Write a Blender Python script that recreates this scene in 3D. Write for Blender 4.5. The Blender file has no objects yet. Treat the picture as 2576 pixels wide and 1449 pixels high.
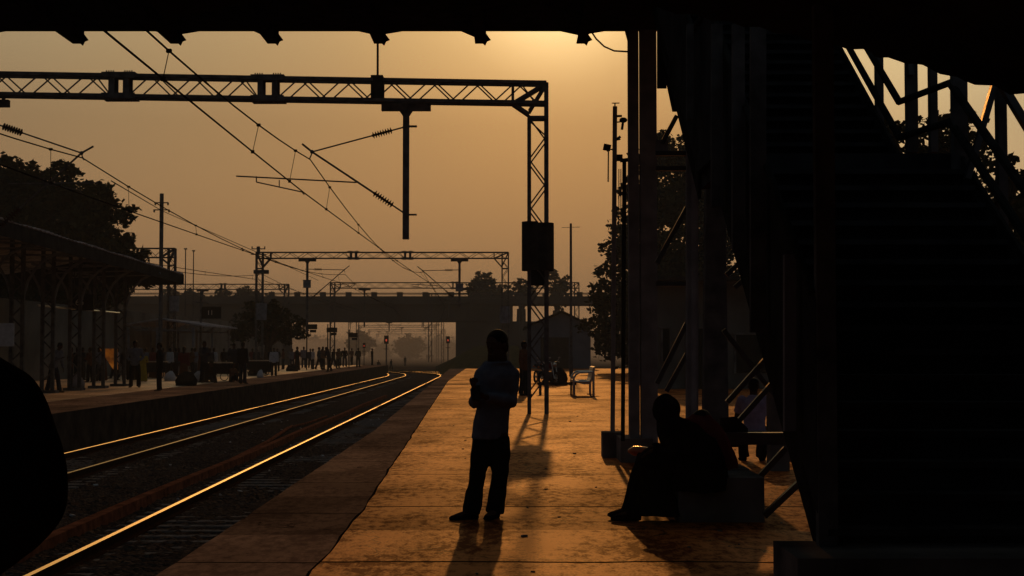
import bpy, bmesh, math, random
from mathutils import Vector, Matrix, noise
R = math.radians
random.seed(7)
scene = bpy.context.scene
col = scene.collection

# ------------------------------------------------------------------ camera
FP, CX, CY, CZ = 3773.0, 1288.0, 724.5, 1.525       # measured on the photograph at 2576 x 1449
TILT = R(2.39)
cam_d = bpy.data.cameras.new('camera'); cam = bpy.data.objects.new('camera', cam_d); col.objects.link(cam)
cam.location = (0, 0, CZ); cam.rotation_euler = (R(90) + TILT, 0, 0)
cam_d.sensor_width = 36; cam_d.lens = 36 * FP / 2576; cam_d.clip_start = 0.1; cam_d.clip_end = 4000
scene.camera = cam
scene.render.resolution_x = 1024; scene.render.resolution_y = 576
scene.view_settings.view_transform = 'Standard'; scene.view_settings.look = 'None'
scene.view_settings.exposure = -1.25; scene.view_settings.gamma = 1
scene.cycles.use_denoising = True
scene.cycles.max_bounces = 5; scene.cycles.diffuse_bounces = 2; scene.cycles.glossy_bounces = 2
scene.cycles.transmission_bounces = 2; scene.cycles.volume_bounces = 0; scene.cycles.transparent_max_bounces = 6
scene.cycles.sample_clamp_indirect = 2.0

# ------------------------------------------------------------------ sun and sky
SUN_AZ, SUN_EL = R(1.7), R(14.2)                   # azimuth to the right of +Y
sdir = Vector((math.sin(SUN_AZ) * math.cos(SUN_EL), math.cos(SUN_AZ) * math.cos(SUN_EL), math.sin(SUN_EL)))
sl = bpy.data.lights.new('sun', 'SUN'); sun = bpy.data.objects.new('sun', sl); col.objects.link(sun)
sl.energy = 2.0; sl.angle = R(0.55); sl.color = (1.0, 0.37, 0.075)
sun.rotation_euler = sdir.to_track_quat('Z', 'Y').to_euler()

w = bpy.data.worlds.new('World'); scene.world = w; w.use_nodes = True
nt = w.node_tree; nt.nodes.clear()
def N(tree, t, **kw):
    n = tree.nodes.new(t)
    for k, v in kw.items():
        if k == 'op': n.operation = v
        elif hasattr(n, k): setattr(n, k, v)
    return n
def L(tree, a, b): tree.links.new(a, b)
out = N(nt, 'ShaderNodeOutputWorld'); bg = N(nt, 'ShaderNodeBackground'); bg.inputs[1].default_value = 1.74
L(nt, bg.outputs[0], out.inputs[0])
tc = N(nt, 'ShaderNodeTexCoord')
dot = N(nt, 'ShaderNodeVectorMath', op='DOT_PRODUCT'); L(nt, tc.outputs['Generated'], dot.inputs[0]); dot.inputs[1].default_value = sdir
ac = N(nt, 'ShaderNodeMath', op='ARCCOSINE'); L(nt, dot.outputs['Value'], ac.inputs[0])
an = N(nt, 'ShaderNodeMath', op='DIVIDE'); L(nt, ac.outputs[0], an.inputs[0]); an.inputs[1].default_value = math.pi
ramp = N(nt, 'ShaderNodeValToRGB'); L(nt, an.outputs[0], ramp.inputs[0])
cr = ramp.color_ramp; cr.interpolation = 'B_SPLINE'
stops = [(0.0, (1.9, 1.35, 0.60)), (0.010, (1.25, 0.80, 0.34)), (0.024, (0.60, 0.37, 0.14)), (0.05, (0.40, 0.27, 0.125)),
         (0.09, (0.385, 0.265, 0.13)), (0.135, (0.34, 0.24, 0.13)), (0.19, (0.06, 0.052, 0.045)), (0.40, (0.034, 0.038, 0.042)), (1.0, (0.030, 0.034, 0.041))]
while len(cr.elements) < len(stops): cr.elements.new(0.5)
for e, (p, c) in zip(cr.elements, stops): e.position = p; e.color = (*c, 1)
# the haze reddens the light near the horizon, greener and paler above
sx = N(nt, 'ShaderNodeSeparateXYZ'); L(nt, tc.outputs['Generated'], sx.inputs[0])
mr = N(nt, 'ShaderNodeMapRange'); L(nt, sx.outputs[2], mr.inputs[0]); mr.inputs[1].default_value = 0.0; mr.inputs[2].default_value = 0.24
r2 = N(nt, 'ShaderNodeValToRGB'); L(nt, mr.outputs[0], r2.inputs[0])
r2.color_ramp.elements[0].color = (1.27, 0.96, 0.85, 1); r2.color_ramp.elements[1].color = (1.30, 1.50, 1.58, 1)
for p_, c_ in ((.38, (1.12, .98, .90, 1)), (.62, (.99, .98, .98, 1)), (.88, (1.25, 1.40, 1.50, 1))): e = r2.color_ramp.elements.new(p_); e.color = c_
mul = N(nt, 'ShaderNodeMix', data_type='RGBA', blend_type='MULTIPLY'); mul.inputs[0].default_value = 1
L(nt, ramp.outputs[0], mul.inputs[6]); L(nt, r2.outputs[0], mul.inputs[7])
sky = N(nt, 'ShaderNodeTexSky', sky_type='NISHITA'); sky.sun_disc = False; sky.sun_elevation = SUN_EL; sky.sun_rotation = SUN_AZ
sky.dust_density = 8; sky.air_density = 2; sky.ozone_density = 1
tint = N(nt, 'ShaderNodeMix', data_type='RGBA', blend_type='MULTIPLY'); tint.inputs[0].default_value = 1
L(nt, sky.outputs[0], tint.inputs[6]); tint.inputs[7].default_value = (0.0045, 0.003, 0.0022, 1)
add = N(nt, 'ShaderNodeMix', data_type='RGBA', blend_type='ADD'); add.inputs[0].default_value = 1
L(nt, mul.outputs[2], add.inputs[6]); L(nt, tint.outputs[2], add.inputs[7]); 
# the haze glows paler and brighter towards the right (south) of the sun
mr2 = N(nt, 'ShaderNodeMapRange', interpolation_type='SMOOTHSTEP'); L(nt, sx.outputs[0], mr2.inputs[0]); mr2.inputs[1].default_value = .08; mr2.inputs[2].default_value = .26
r3 = N(nt, 'ShaderNodeValToRGB'); L(nt, mr2.outputs[0], r3.inputs[0]); r3.color_ramp.elements[0].color = (.57, .52, .49, 1); r3.color_ramp.elements[1].color = (.95, .98, 1, 1)
mr3 = N(nt, 'ShaderNodeMapRange', interpolation_type='SMOOTHSTEP'); L(nt, sx.outputs[0], mr3.inputs[0]); mr3.inputs[1].default_value = .35; mr3.inputs[2].default_value = .6
mx3 = N(nt, 'ShaderNodeMix', data_type='RGBA'); L(nt, mr3.outputs[0], mx3.inputs[0]); L(nt, r3.outputs[0], mx3.inputs[6]); mx3.inputs[7].default_value = (.57, .52, .49, 1)
m3 = N(nt, 'ShaderNodeMix', data_type='RGBA', blend_type='MULTIPLY'); m3.inputs[0].default_value = 1; L(nt, add.outputs[2], m3.inputs[6]); L(nt, mx3.outputs[2], m3.inputs[7])
g3 = N(nt, 'ShaderNodeVectorMath', op='MULTIPLY'); L(nt, m3.outputs[2], g3.inputs[0]); g3.inputs[1].default_value = (1 / .57, 1 / .52, 1 / .49); L(nt, g3.outputs[0], bg.inputs[0])

# ------------------------------------------------------------------ helpers
_c, _s = math.cos(TILT), math.sin(TILT)
def U(px, py, Y):
    """world point at depth Y seen at pixel (px, py) of the measured picture"""
    u, v = (px - CX) / FP, (CY - py) / FP
    d = Vector((u, _c - v * _s, _s + v * _c))
    return Vector((0, 0, CZ)) + d * (Y / d.y)
def G(px, py, z=0.0):
    u, v = (px - CX) / FP, (CY - py) / FP
    d = Vector((u, _c - v * _s, _s + v * _c)); t = (z - CZ) / d.z
    return Vector((0, 0, CZ)) + d * t
def TX(off, Y): return off - 0.0122 * Y           # across-track offset -> world x
def curve_x(Y):                                    # the tracks bend to the left beyond 140 m
    return 0 if Y < 138 else -((Y - 138) ** 2) / 300.0

class MB:
    def __init__(s): s.v = []; s.f = []
    def add(s, vs, fs):
        o = len(s.v); s.v += [tuple(v) for v in vs]; s.f += [tuple(i + o for i in f) for f in fs]; return s
    def box(s, c, d, rz=0, M=None):
        x, y, z = d[0] / 2, d[1] / 2, d[2] / 2
        vs = [Vector((i * x, j * y, k * z)) for i in (-1, 1) for j in (-1, 1) for k in (-1, 1)]
        m = M if M is not None else Matrix.Rotation(rz, 3, 'Z')
        return s.add([m @ v + Vector(c) for v in vs], [(0, 1, 3, 2), (4, 6, 7, 5), (0, 4, 5, 1), (2, 3, 7, 6), (0, 2, 6, 4), (1, 5, 7, 3)])
    def bar(s, a, b, w=0.05, h=None, up=(0, 1, 0)):
        a, b = Vector(a), Vector(b); h = h or w; d = (b - a)
        if d.length < 1e-6: return s
        z = d.normalized(); u = Vector(up)
        x = u.cross(z)
        if x.length < 1e-3: x = Vector((1, 0, 0)).cross(z)
        x.normalize(); y = z.cross(x)
        vs = [p + x * (i * w / 2) + y * (j * h / 2) for p in (a, b) for i, j in ((-1, -1), (1, -1), (1, 1), (-1, 1))]
        return s.add(vs, [(0, 3, 2, 1), (4, 5, 6, 7), (0, 1, 5, 4), (1, 2, 6, 5), (2, 3, 7, 6), (3, 0, 4, 7)])
    def tube(s, pts, r=0.02, n=6, cap=True):
        pts = [Vector(p) for p in pts]; rs = r if isinstance(r, (list, tuple)) else [r] * len(pts); rings = []
        ref = None
        for i, p in enumerate(pts):
            d = (pts[min(i + 1, len(pts) - 1)] - pts[max(i - 1, 0)]).normalized()
            if ref is None:
                ref = Vector((0, 1, 0)) if abs(d.y) < .8 else Vector((0, 0, 1))
            x = ref.cross(d).normalized(); y = d.cross(x); ref = y.cross(x) * -1 if False else ref
            rings.append([p + (x * math.cos(t) + y * math.sin(t)) * rs[i] for t in [2 * math.pi * k / n for k in range(n)]])
        vs = [v for rg in rings for v in rg]; fs = []
        for i in range(len(rings) - 1):
            for k in range(n):
                a = i * n + k; b = i * n + (k + 1) % n; fs.append((a, b, b + n, a + n))
        if cap: fs.append(tuple(range(n))[::-1]); fs.append(tuple((len(rings) - 1) * n + k for k in range(n)))
        return s.add(vs, fs)
    def loft(s, secs, n=12):
        """secs: (centre, rx, ry[, x-axis, y-axis]) ellipses"""
        vs = []
        for q in secs:
            c, rx, ry = Vector(q[0]), q[1], q[2]
            ax = Vector(q[3]).normalized() if len(q) > 3 else Vector((1, 0, 0)); ay = Vector(q[4]).normalized() if len(q) > 4 else Vector((0, 1, 0))
            vs += [c + ax * rx * math.cos(2 * math.pi * k / n) + ay * ry * math.sin(2 * math.pi * k / n) for k in range(n)]
        fs = [(i * n + k, i * n + (k + 1) % n, (i + 1) * n + (k + 1) % n, (i + 1) * n + k) for i in range(len(secs) - 1) for k in range(n)]
        fs.append(tuple(range(n))[::-1]); fs.append(tuple((len(secs) - 1) * n + k for k in range(n)))
        return s.add(vs, fs)
    def sloft(s, secs, n=16, k=5):
        q = [[Vector(e[0]), e[1], e[2], Vector(e[3]) if len(e) > 3 else Vector((1, 0, 0)), Vector(e[4]) if len(e) > 4 else Vector((0, 1, 0))] for e in secs]; o = []
        cr_ = lambda a, b, c, d, t: .5 * ((b * 2) + (c - a) * t + (a * 2 - b * 5 + c * 4 - d) * t * t + (b * 3 - a - c * 3 + d) * t ** 3)
        for i in range(len(q) - 1):
            a, b, c, d = q[max(0, i - 1)], q[i], q[i + 1], q[min(len(q) - 1, i + 2)]
            for j in range(k): t = j / k; o.append((cr_(a[0], b[0], c[0], d[0], t), max(.005, cr_(a[1], b[1], c[1], d[1], t)), max(.005, cr_(a[2], b[2], c[2], d[2], t)), b[3].lerp(c[3], t), b[4].lerp(c[4], t)))
        o.append(tuple(q[-1])); return s.loft(o, n)
    def ell(s, c, r, M=None, n=12, m=8):
        c = Vector(c); vs = []; fs = []
        for i in range(m + 1):
            a = math.pi * i / m
            for k in range(n):
                t = 2 * math.pi * k / n; v = Vector((r[0] * math.sin(a) * math.cos(t), r[1] * math.sin(a) * math.sin(t), r[2] * math.cos(a)))
                vs.append(c + (M @ v if M is not None else v))
        for i in range(m):
            for k in range(n): fs.append((i * n + k, (i + 1) * n + k, (i + 1) * n + (k + 1) % n, i * n + (k + 1) % n))
        return s.add(vs, fs)
    def prism(s, poly, z0, z1):
        n = len(poly); vs = [(p[0], p[1], z0) for p in poly] + [(p[0], p[1], z1) for p in poly]
        return s.add(vs, [tuple(range(n))[::-1], tuple(range(n, 2 * n))] + [(i, (i + 1) % n, (i + 1) % n + n, i + n) for i in range(n)])
    def plate(s, pts, n):
        """flat polygon given a thickness vector n"""
        pts = [Vector(p) for p in pts]; n = Vector(n); k = len(pts)
        return s.add(pts + [p + n for p in pts], [tuple(range(k))[::-1], tuple(range(k, 2 * k))] + [(i, (i + 1) % k, (i + 1) % k + k, i + k) for i in range(k)])
    def build(s, name, mat, parent=None, smooth=False, fix=True):
        me = bpy.data.meshes.new(name); me.from_pydata(s.v, [], s.f)
        if fix and len(s.f) < 60000:
            bm = bmesh.new(); bm.from_mesh(me); bmesh.ops.recalc_face_normals(bm, faces=bm.faces); bm.to_mesh(me); bm.free()
        if smooth: me.polygons.foreach_set('use_smooth', [True] * len(me.polygons))
        if mat: me.materials.append(mat)
        return put(name, me, parent)
def put(name, me, parent=None):
    o = bpy.data.objects.new(name, me); col.objects.link(o)
    if parent: o.parent = parent
    return o
def tag(o, label=None, cat=None, group=None, kind=None):
    if label: o['label'] = label
    if cat: o['category'] = cat
    if group: o['group'] = group
    if kind: o['kind'] = kind
    return o
def thing(name, label, cat, loc=(0, 0, 0), rz=0, group=None):
    o = bpy.data.objects.new(name, None); col.objects.link(o); o.location = loc; o.rotation_euler = (0, 0, rz); o.empty_display_size = .2
    return tag(o, label, cat, group)
def copy_tree(o, parent=None):
    c = o.copy(); col.objects.link(c); c.parent = parent
    for ch in o.children: copy_tree(ch, c)
    return c

# ------------------------------------------------------------------ materials
def mat(name, c, rough=.7, metal=0, var=.25, scale=6, bump=.0, c2=None, spec=.5, bscale=None):
    m = bpy.data.materials.new(name); m.use_nodes = True; t = m.node_tree; b = t.nodes['Principled BSDF']
    b.inputs['Roughness'].default_value = rough; b.inputs['Metallic'].default_value = metal; b.inputs['Specular IOR Level'].default_value = spec if (metal or rough < .5) else min(spec, .03)
    if rough >= .55 and not metal: b.inputs['IOR'].default_value = 1.0; b.inputs['Diffuse Roughness'].default_value = .6
    co = N(t, 'ShaderNodeTexCoord'); no = N(t, 'ShaderNodeTexNoise'); no.inputs['Scale'].default_value = scale; no.inputs['Detail'].default_value = 6
    L(t, co.outputs['Object'], no.inputs['Vector'])
    rp = N(t, 'ShaderNodeValToRGB'); L(t, no.outputs['Fac'], rp.inputs[0])
    d = c2 or tuple(x * (1 - var * 1.6) for x in c)
    rp.color_ramp.elements[0].position = .3; rp.color_ramp.elements[0].color = (*d, 1)
    rp.color_ramp.elements[1].position = .7; rp.color_ramp.elements[1].color = (*[min(1, x * (1 + var)) for x in c], 1)
    L(t, rp.outputs[0], b.inputs['Base Color'])
    if bump:
        n2 = N(t, 'ShaderNodeTexNoise'); n2.inputs['Scale'].default_value = bscale or scale * 4; n2.inputs['Detail'].default_value = 8; L(t, co.outputs['Object'], n2.inputs['Vector'])
        bp = N(t, 'ShaderNodeBump'); bp.inputs['Strength'].default_value = bump; bp.inputs['Distance'].default_value = .02
        L(t, n2.outputs['Fac'], bp.inputs['Height']); L(t, bp.outputs[0], b.inputs['Normal'])
    return m
def emis(name, c, s):
    m = bpy.data.materials.new(name); m.use_nodes = True; b = m.node_tree.nodes['Principled BSDF']
    b.inputs['Base Color'].default_value = (*[x * .3 for x in c], 1); b.inputs['Emission Color'].default_value = (*c, 1); b.inputs['Emission Strength'].default_value = s
    return m
M = {}
M['steel'] = mat('weathered_steel', (.12, .12, .12), .6, .0, .3, 5, .2)
M['steelg'] = mat('grey_painted_steel', (.24, .25, .27), .6, 0, .2, 4, .1)
M['brace'] = mat('dark_gloss_painted_steel', (.045, .045, .048), .38, 0, .2, 5, .1)
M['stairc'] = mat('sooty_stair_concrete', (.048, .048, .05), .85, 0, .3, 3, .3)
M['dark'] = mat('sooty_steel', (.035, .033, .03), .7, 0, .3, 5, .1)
M['rail'] = mat('polished_rail_head', (.18, .23, .19), .30, 1.0, .1, 3)
M['railside'] = mat('rusty_rail_web', (.045, .018, .01), .9, 0, .3, 9, .3)
M['rust'] = mat('rusty_iron', (.26, .10, .055), .8, 0, .35, 5, .3)
M['sleeper'] = mat('concrete_sleeper', (.22, .21, .20), .9, 0, .3, 8, .3)
M['ceramic'] = mat('glazed_insulator', (.06, .03, .02), .7)
M['wire'] = mat('copper_wire', (.02, .012, .01), .9, 0, spec=.1)
M['concrete'] = mat('stained_concrete', (.17, .165, .16), .85, 0, .35, 2, .3, spec=.2)
M['bridge'] = mat('weathered_bridge_concrete', (.10, .09, .08), .9, 0, .25, .12)
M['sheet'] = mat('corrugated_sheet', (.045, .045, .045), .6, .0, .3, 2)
M['sheetl'] = mat('faded_roof_sheet', (.40, .39, .41), .6, .0, .3, 2)
M['leaf'] = mat('leaves', (.04, .042, .018), .7, 0, .4, 1.5)
M['bark'] = mat('bark', (.07, .05, .035), .9, 0, .3, 4, .4)
M['brick'] = mat('soot_brick', (.20, .12, .08), .9, 0, .3, 3)
M['wall'] = mat('limewashed_wall', (.16, .155, .14), .9, 0, .25, .6)
M['wallblue'] = mat('blue_grey_sheet_wall', (.15, .19, .235), .8, 0, .15, 1)
M['skin'] = mat('skin', (.075, .04, .028), .6, 0, .1, 6)
M['hair'] = mat('black_hair', (.01, .009, .008), .5, 0, .2, 20)
M['chrome'] = mat('brushed_stainless_steel', (.55, .55, .53), .28, 1.0, .1, 9)
M['rubber'] = mat('tyre_rubber', (.02, .02, .02), .8)
M['bag'] = mat('dark_cloth', (.02, .02, .022), .8, 0, .3, 8, .3)
M['orange'] = mat('shiny_orange_bag', (.55, .12, .03), .25, 0, .2, 12, .4)
M['white'] = mat('white_cloth', (.55, .56, .58), .8, 0, .1, 8, .3)
M['redlamp'] = emis('red_signal_lens', (1, .12, .06), .9)
M['text'] = mat('white_lettering', (.75, .75, .7), .6)
M['board'] = mat('black_board', (.012, .012, .012), .5)
def cloth(name, c): return mat(name, c, .85, 0, .15, 10, .4, bscale=25)
CL = {k: cloth('cloth_' + k, c) for k, c in dict(grey=(.16, .17, .20), blue=(.13, .145, .18), navy=(.03, .035, .05), black=(.012, .012, .013), brown=(.13, .06, .035),
      maroon=(.14, .03, .03), white=(.5, .5, .52), yellow=(.45, .34, .05), olive=(.09, .09, .05), lavender=(.34, .30, .44), tan=(.25, .18, .10), pink=(.50, .2, .3)).items()}

# tarpaulin lets the low sun shine through
m = bpy.data.materials.new('yellow_tarpaulin'); m.use_nodes = True; t = m.node_tree; b = t.nodes['Principled BSDF']
tr = N(t, 'ShaderNodeBsdfTranslucent'); mx = N(t, 'ShaderNodeMixShader'); mx.inputs[0].default_value = .75
no = N(t, 'ShaderNodeTexNoise'); no.inputs['Scale'].default_value = 3; rp = N(t, 'ShaderNodeValToRGB'); L(t, no.outputs[0], rp.inputs[0])
rp.color_ramp.elements[0].color = (.30, .20, .06, 1); rp.color_ramp.elements[1].color = (.9, .7, .3, 1); rp.color_ramp.elements[0].position = .35; rp.color_ramp.elements[1].position = .6
L(t, rp.outputs[0], tr.inputs[0]); L(t, b.outputs[0], mx.inputs[1]); L(t, tr.outputs[0], mx.inputs[2]); L(t, mx.outputs[0], t.nodes['Material Output'].inputs[0]); M['tarp'] = m

_b = M['rail'].node_tree.nodes['Principled BSDF']; _t = M['rail'].node_tree; _v = N(_t, 'ShaderNodeCombineXYZ'); _v.inputs[0].default_value = 1.0
L(_t, _v.outputs[0], _b.inputs['Tangent']); _b.inputs['Anisotropic'].default_value = .93; _b.inputs['Roughness'].default_value = .42
M['plat_side'] = mat('dark_platform_side', (.05, .04, .035), .95, 0, .4, 2, .3)
def dark_sides(o):  # upright faces get a darker material than the coping top
    o.data.materials.append(M['plat_side'])
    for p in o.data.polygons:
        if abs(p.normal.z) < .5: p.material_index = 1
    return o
def floor_mat(name, c_lo, c_hi, rough, joint, jw=.022, spec=.5, offs=2.9, ior=1.5):
    """cast platform slabs: transverse joints every `joint` metres, streaks, stains and fine grain"""
    m = bpy.data.materials.new(name); m.use_nodes = True; t = m.node_tree; b = t.nodes['Principled BSDF']
    co = N(t, 'ShaderNodeTexCoord'); P = co.outputs['Object']
    def noise_(scale, detail=6, vec=None, dist=0):
        n = N(t, 'ShaderNodeTexNoise'); n.inputs['Scale'].default_value = scale; n.inputs['Detail'].default_value = detail; n.inputs['Distortion'].default_value = dist
        L(t, vec or P, n.inputs['Vector']); return n.outputs['Fac']
    mp = N(t, 'ShaderNodeMapping'); mp.inputs['Scale'].default_value = (1.35, .6, 1); L(t, P, mp.inputs[0])
    n1 = noise_(1.1, 8, mp.outputs[0], .3); n2 = noise_(9, 8, mp.outputs[0]); n3 = noise_(34, 4, mp.outputs[0])
    def math_(op, a, b2=None, c3=None):
        n = N(t, 'ShaderNodeMath', op=op)
        for i, q in enumerate((a, b2, c3)):
            if q is None: continue
            if isinstance(q, (int, float)): n.inputs[i].default_value = q
            else: L(t, q, n.inputs[i])
        return n.outputs[0]
    mixn = math_('ADD', math_('MULTIPLY', n1, .38), math_('ADD', math_('MULTIPLY', n2, .40), math_('MULTIPLY', n3, .22)))
    rp = N(t, 'ShaderNodeValToRGB'); L(t, mixn, rp.inputs[0])
    rp.color_ramp.elements[0].position = .43; rp.color_ramp.elements[0].color = (*c_lo, 1); rp.color_ramp.elements[1].position = .55; rp.color_ramp.elements[1].color = (*c_hi, 1)
    sp = N(t, 'ShaderNodeSeparateXYZ'); L(t, P, sp.inputs[0])
    wob = math_('MULTIPLY', math_('SUBTRACT', noise_(1.3, 5), .5), .16)
    yy = math_('ADD', math_('ADD', sp.outputs[1], wob), offs)
    fr = math_('ABSOLUTE', math_('SUBTRACT', math_('FRACT', math_('DIVIDE', yy, joint)), .5))
    ln = math_('LESS_THAN', fr, jw / joint)
    xx = math_('ABSOLUTE', math_('SUBTRACT', math_('FRACT', math_('DIVIDE', math_('ADD', sp.outputs[0], math_('ADD', wob, 1.25)), 5.4)), .5))
    # hairline cracks
    vo = N(t, 'ShaderNodeTexVoronoi'); vo.feature = 'DISTANCE_TO_EDGE'; vo.inputs['Scale'].default_value = .35
    wv = N(t, 'ShaderNodeVectorMath', op='ADD'); nv = N(t, 'ShaderNodeTexNoise'); nv.inputs['Scale'].default_value = 1.8; nv.inputs['Detail'].default_value = 6; L(t, P, nv.inputs['Vector'])
    L(t, P, wv.inputs[0]); L(t, nv.outputs['Color'], wv.inputs[1]); L(t, wv.outputs[0], vo.inputs['Vector'])
    crk = math_('LESS_THAN', vo.outputs['Distance'], .004)
    dark = math_('MAXIMUM', ln, math_('MULTIPLY', crk, .7))
    mx = N(t, 'ShaderNodeMix', data_type='RGBA'); L(t, dark, mx.inputs[0]); L(t, rp.outputs[0], mx.inputs[6]); mx.inputs[7].default_value = (.02, .014, .01, 1)
    L(t, mx.outputs[2], b.inputs['Base Color'])
    rr = math_('ADD', rough - .16, math_('MULTIPLY', mixn, .32)); L(t, rr, b.inputs['Roughness']); b.inputs['IOR'].default_value = ior
    sr_ = N(t, 'ShaderNodeMapRange'); L(t, mixn, sr_.inputs[0]); sr_.inputs[1].default_value = .44; sr_.inputs[2].default_value = .58; sr_.inputs[3].default_value = spec * .12; sr_.inputs[4].default_value = spec * 1.5
    sp_ = math_('MULTIPLY', sr_.outputs[0], math_('SUBTRACT', 1, ln))
    wn = N(t, 'ShaderNodeTexWhiteNoise', noise_dimensions='1D'); L(t, math_('FLOOR', math_('DIVIDE', yy, joint)), wn.inputs['W'])
    n4 = noise_(.45, 5, mp.outputs[0], .6); pr_ = N(t, 'ShaderNodeMapRange'); L(t, n4, pr_.inputs[0]); pr_.inputs[1].default_value = .40; pr_.inputs[2].default_value = .56; pr_.inputs[3].default_value = .74; pr_.inputs[4].default_value = 1.05
    tv = math_('MULTIPLY', pr_.outputs[0], math_('ADD', .62, math_('MULTIPLY', wn.outputs['Value'], .5))); tm = N(t, 'ShaderNodeVectorMath', op='SCALE'); L(t, mx.outputs[2], tm.inputs[0]); L(t, tv, tm.inputs['Scale']); L(t, tm.outputs[0], b.inputs['Base Color']); L(t, math_('MULTIPLY', sp_, math_('MULTIPLY', tv, tv)), b.inputs['Specular IOR Level'])
    hh = math_('SUBTRACT', math_('ADD', math_('MULTIPLY', n2, .5), math_('MULTIPLY', n3, .35)), math_('MULTIPLY', ln, .8))
    bp = N(t, 'ShaderNodeBump'); bp.inputs['Strength'].default_value = .55; bp.inputs['Distance'].default_value = .012; L(t, hh, bp.inputs['Height']); L(t, bp.outputs[0], b.inputs['Normal'])
    return m
M['slab'] = floor_mat('worn_platform_slabs', (.16, .032, .007), (.58, .18, .040), .60, 3.85, jw=.03, offs=2.57, spec=.04)
M['slab'].node_tree.nodes['Principled BSDF'].inputs['Specular Tint'].default_value = (1, .58, .24, 1)
M['coping'] = floor_mat('blackened_coping_concrete', (.19, .125, .09), (.34, .23, .16), .95, 3.3, offs=.6, spec=.0, ior=1.0)
M['fslab'] = floor_mat('far_platform_slabs', (.50, .34, .22), (.82, .62, .42), .42, 4, offs=0, spec=3.0)

# ballast: crushed stone with dirt
m = bpy.data.materials.new('ballast_stone'); m.use_nodes = True; t = m.node_tree; b = t.nodes['Principled BSDF']
co = N(t, 'ShaderNodeTexCoord'); vo = N(t, 'ShaderNodeTexVoronoi'); vo.inputs['Scale'].default_value = 16; L(t, co.outputs['Object'], vo.inputs['Vector'])
no = N(t, 'ShaderNodeTexNoise'); no.inputs['Scale'].default_value = .8; no.inputs['Detail'].default_value = 5; L(t, co.outputs['Object'], no.inputs['Vector'])
rp = N(t, 'ShaderNodeValToRGB'); L(t, vo.outputs['Color'], rp.inputs[0]); rp.color_ramp.elements[0].color = (.012, .012, .013, 1); rp.color_ramp.elements[1].color = (.10, .105, .12, 1)
rq = N(t, 'ShaderNodeValToRGB'); L(t, no.outputs[0], rq.inputs[0]); rq.color_ramp.elements[0].color = (.35, .3, .28, 1); rq.color_ramp.elements[1].color = (1, .9, .8, 1)
mx = N(t, 'ShaderNodeMix', data_type='RGBA', blend_type='MULTIPLY'); mx.inputs[0].default_value = 1; L(t, rp.outputs[0], mx.inputs[6]); L(t, rq.outputs[0], mx.inputs[7]); L(t, mx.outputs[2], b.inputs['Base Color'])
bp = N(t, 'ShaderNodeBump'); bp.inputs['Strength'].default_value = 1; bp.inputs['Distance'].default_value = .05; L(t, vo.outputs['Distance'], bp.inputs['Height']); bp.invert = True; L(t, bp.outputs[0], b.inputs['Normal'])
b.inputs['Roughness'].default_value = .95; b.inputs['IOR'].default_value = 1.0; M['ballast'] = m
M['earth'] = mat('dry_earth', (.12, .085, .055), .95, 0, .35, .4, .4)

# ------------------------------------------------------------------ ground and platforms
ZR = -0.865                                        # rail head level
ZB = ZR - 0.168                                     # ballast level
g = MB(); g.add([(-900, -60, ZB - .06), (900, -60, ZB - .06), (900, 1500, ZB - .06), (-900, 1500, ZB - .06)], [(0, 1, 2, 3)])
tag(g.build('ground', M['earth'], fix=False), kind='structure')
# ballast bed: a fine uneven sheet near the camera
def ballast(name, o0, o1, y0, y1, st):
    b_ = MB(); nx = max(2, int((o1 - o0) / st)); ny = int((y1 - y0) / st); vs = []
    for j in range(ny + 1):
        Y = y0 + (y1 - y0) * j / ny
        for i in range(nx + 1):
            o = o0 + (o1 - o0) * i / nx; q = Vector((o * 5, Y * 5, 0))
            z = ZB + .035 * noise.noise(q) + .045 * noise.noise(q * 2.7) + .005 + .05 * noise.noise(Vector((o * .6, Y * .25, 4)))
            vs.append((TX(o, Y) + curve_x(Y), Y, z))
    fs = [(j * (nx + 1) + i, j * (nx + 1) + i + 1, (j + 1) * (nx + 1) + i + 1, (j + 1) * (nx + 1) + i) for j in range(ny) for i in range(nx)]
    b_.add(vs, fs); return tag(b_.build(name, M['ballast'], fix=False, smooth=True), kind='structure')
ballast('ballast_bed', -11.2, -2.2, 9, 48, .075)
ballast('ballast_bed_far', -11.4, -2.2, 48, 330, .45)

def edge(Y):                                       # near platform edge, across-track offset
    return -2.30 - max(0, Y - 29) * .0145
def seam(Y):
    return -1.24 - max(0, Y - 14) * .017 * (1 if Y < 75 else 75 / Y)
Ys = [-20, 0, 6] + [8 + i * .5 for i in range(80)] + [48 + 4 * i for i in range(21)]
def strip(fL, fR, zt, zb, Ys):
    b_ = MB(); vs = []
    for Y in Ys: vs += [(fL(Y), Y, zt), (fR(Y), Y, zt), (fL(Y), Y, zb), (fR(Y), Y, zb)]
    fs = []
    for i in range(len(Ys) - 1):
        a = i * 4; fs += [(a, a + 1, a + 5, a + 4), (a, a + 4, a + 6, a + 2), (a + 1, a + 3, a + 7, a + 5)]
    n = len(Ys) * 4; fs += [(0, 2, 3, 1), (n - 4, n - 3, n - 1, n - 2)]
    return b_.add(vs, fs)
jit = lambda Y, k, a: a * (noise.noise(Vector((Y * .9, k, 0))) + .6 * noise.noise(Vector((Y * 3.1, k, 3))))
eL = lambda Y: TX(edge(Y), Y) + jit(Y, 1, .02)
sR = lambda Y: TX(seam(Y), Y) + jit(Y, 9, .022) + .025 * noise.noise(Vector((Y * 9, 3, 3)))
tag(dark_sides(strip(eL, lambda Y: sR(Y) - .03 + jit(Y, 20, .02), -.012, -1.2, Ys).build('platform_edge', M['coping'])), kind='structure')
tag(strip(sR, lambda Y: 34.0, 0, -1.2, Ys).build('platform', M['slab']), kind='structure')
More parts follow.
